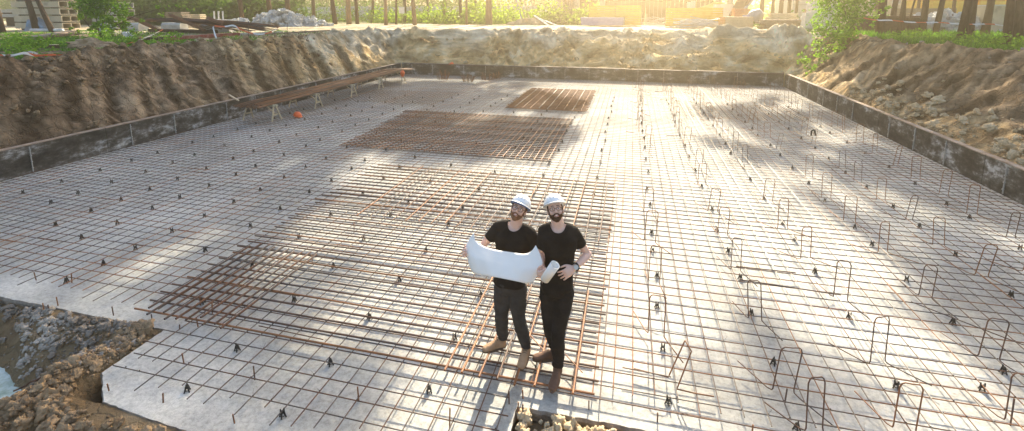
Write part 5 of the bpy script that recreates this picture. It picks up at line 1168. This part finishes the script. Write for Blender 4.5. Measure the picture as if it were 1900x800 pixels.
# the sheet
top = [(880, 431), (882, 446), (898, 457), (922, 464), (948, 468), (972, 471), (986, 466), (994, 455)]
mid = [(862, 462), (872, 474), (893, 482), (918, 488), (945, 494), (972, 499), (995, 499), (1007, 488)]
bot = [(876, 505), (884, 509), (902, 512), (922, 515), (943, 519), (962, 523), (978, 526), (990, 523)]
yt = [3.98, 3.94, 3.91, 3.90, 3.90, 3.91, 3.94, 3.98]; ym = [3.88, 3.83, 3.80, 3.79, 3.79, 3.80, 3.83, 3.88]; yb = [3.80, 3.76, 3.73, 3.71, 3.71, 3.73, 3.76, 3.79]
def cr1(a, t):
    i = min(int(t), len(a)-2); u = t-i; g0, g1, g2, g3 = a[max(i-1, 0)], a[i], a[i+1], a[min(i+2, len(a)-1)]
    return .5*(2*g1+(g2-g0)*u+(2*g0-5*g1+4*g2-g3)*u*u+(3*g1-g0-3*g2+g3)*u**3)
gr = []; NU, NV = 42, 16
for i in range(NU+1):
    t = i/NU*7; A_ = [V((cr1([q[0] for q in row], t), cr1([q[1] for q in row], t), cr1(yy, t))) for row, yy in ((top, yt), (mid, ym), (bot, yb))]
    for j in range(NV+1):
        s_ = j/NV; pq = A_[0]*(2*(s_-.5)*(s_-1))+A_[1]*(-4*s_*(s_-1))+A_[2]*(2*s_*(s_-.5)); pl_ = A_[0].lerp(A_[1], s_*2) if s_ < .5 else A_[1].lerp(A_[2], s_*2-1); p = pq*.35+pl_*.65; p.z += .006*noise.noise(V((i*.25, j*.12, 2)))+.004*abs(noise.noise(V((i*.5+j*.1, 3, 2)))); gr.append(P(p.x, p.y, p.z))
k = len(gr); sh = MB(); sh.v = [tuple(p) for p in gr]; sh.f = [(i*(NV+1)+j, (i+1)*(NV+1)+j, (i+1)*(NV+1)+j+1, i*(NV+1)+j+1) for i in range(NU) for j in range(NV)]
o = sh.build('paper_sheet', 'paper', None, True); sol = o.modifiers.new('th', 'SOLIDIFY'); sol.thickness = .0008; tag(o, 'large white paper sheet curling at its ends, held open by the left man', 'paper sheet')
# ---------- light, haze, camera ----------
SAZ, SEL = 1.0, 29.
w = bpy.data.worlds.new('World'); S.world = w; w.use_nodes = True; n, l = w.node_tree.nodes, w.node_tree.links; bg = n['Background']
sk = n.new('ShaderNodeTexSky'); sk.sky_type = 'NISHITA'; sk.sun_disc = False; sk.sun_elevation = math.radians(SEL); sk.sun_rotation = math.radians(SAZ); sk.air_density = 1.; sk.dust_density = 1.; sk.ozone_density = 1.
l.new(sk.outputs[0], bg.inputs[0]); bg.inputs[1].default_value = SKY
ld = bpy.data.lights.new('sun', 'SUN'); ld.energy = SUN; ld.angle = math.radians(.6); ld.color = (1., .89, .70)
lo = bpy.data.objects.new('sun', ld); COL.objects.link(lo)
d = V((math.sin(math.radians(SAZ))*math.cos(math.radians(SEL)), math.cos(math.radians(SAZ))*math.cos(math.radians(SEL)), math.sin(math.radians(SEL))))
lo.rotation_euler = d.to_track_quat('Z', 'Y').to_euler(); lo.location = (0, 60, 40)
if HAZE:
    hz = MB().box((0, 60, 17), (1500, 1500, 40)); hm_ = bpy.data.materials.new('warm_haze'); n, l = nodes(hm_); n.remove(n['Principled BSDF']); pv = n.new('ShaderNodeVolumePrincipled')
    pv.inputs['Density'].default_value = HAZE; pv.inputs['Color'].default_value = (1., .80, .50, 1); pv.inputs['Anisotropy'].default_value = .80; l.new(pv.outputs[0], n['Material Output'].inputs['Volume'])
    o = hz.build('haze', hm_); tag(o, 'warm dusty haze in the air over the site', 'haze', kind='stuff')
cd = bpy.data.cameras.new('camera'); co = bpy.data.objects.new('camera', cd); COL.objects.link(co); S.camera = co
cd.sensor_width = 36; cd.lens = 36*F/1900; cd.shift_y = -(400-PY)/1900; cd.clip_end = 3000; cd.clip_start = .05
co.location = (0, 0, H); co.rotation_euler = (math.pi/2-TH, 0, YAW)
S.view_settings.view_transform = 'Standard'; S.view_settings.look = 'None'; S.view_settings.exposure = EXPO; S.view_settings.gamma = 1
S.cycles.max_bounces = 6; S.cycles.transparent_max_bounces = 8; S.cycles.volume_bounces = 0; S.cycles.use_denoising = True
S.cycles.sample_clamp_indirect = 6
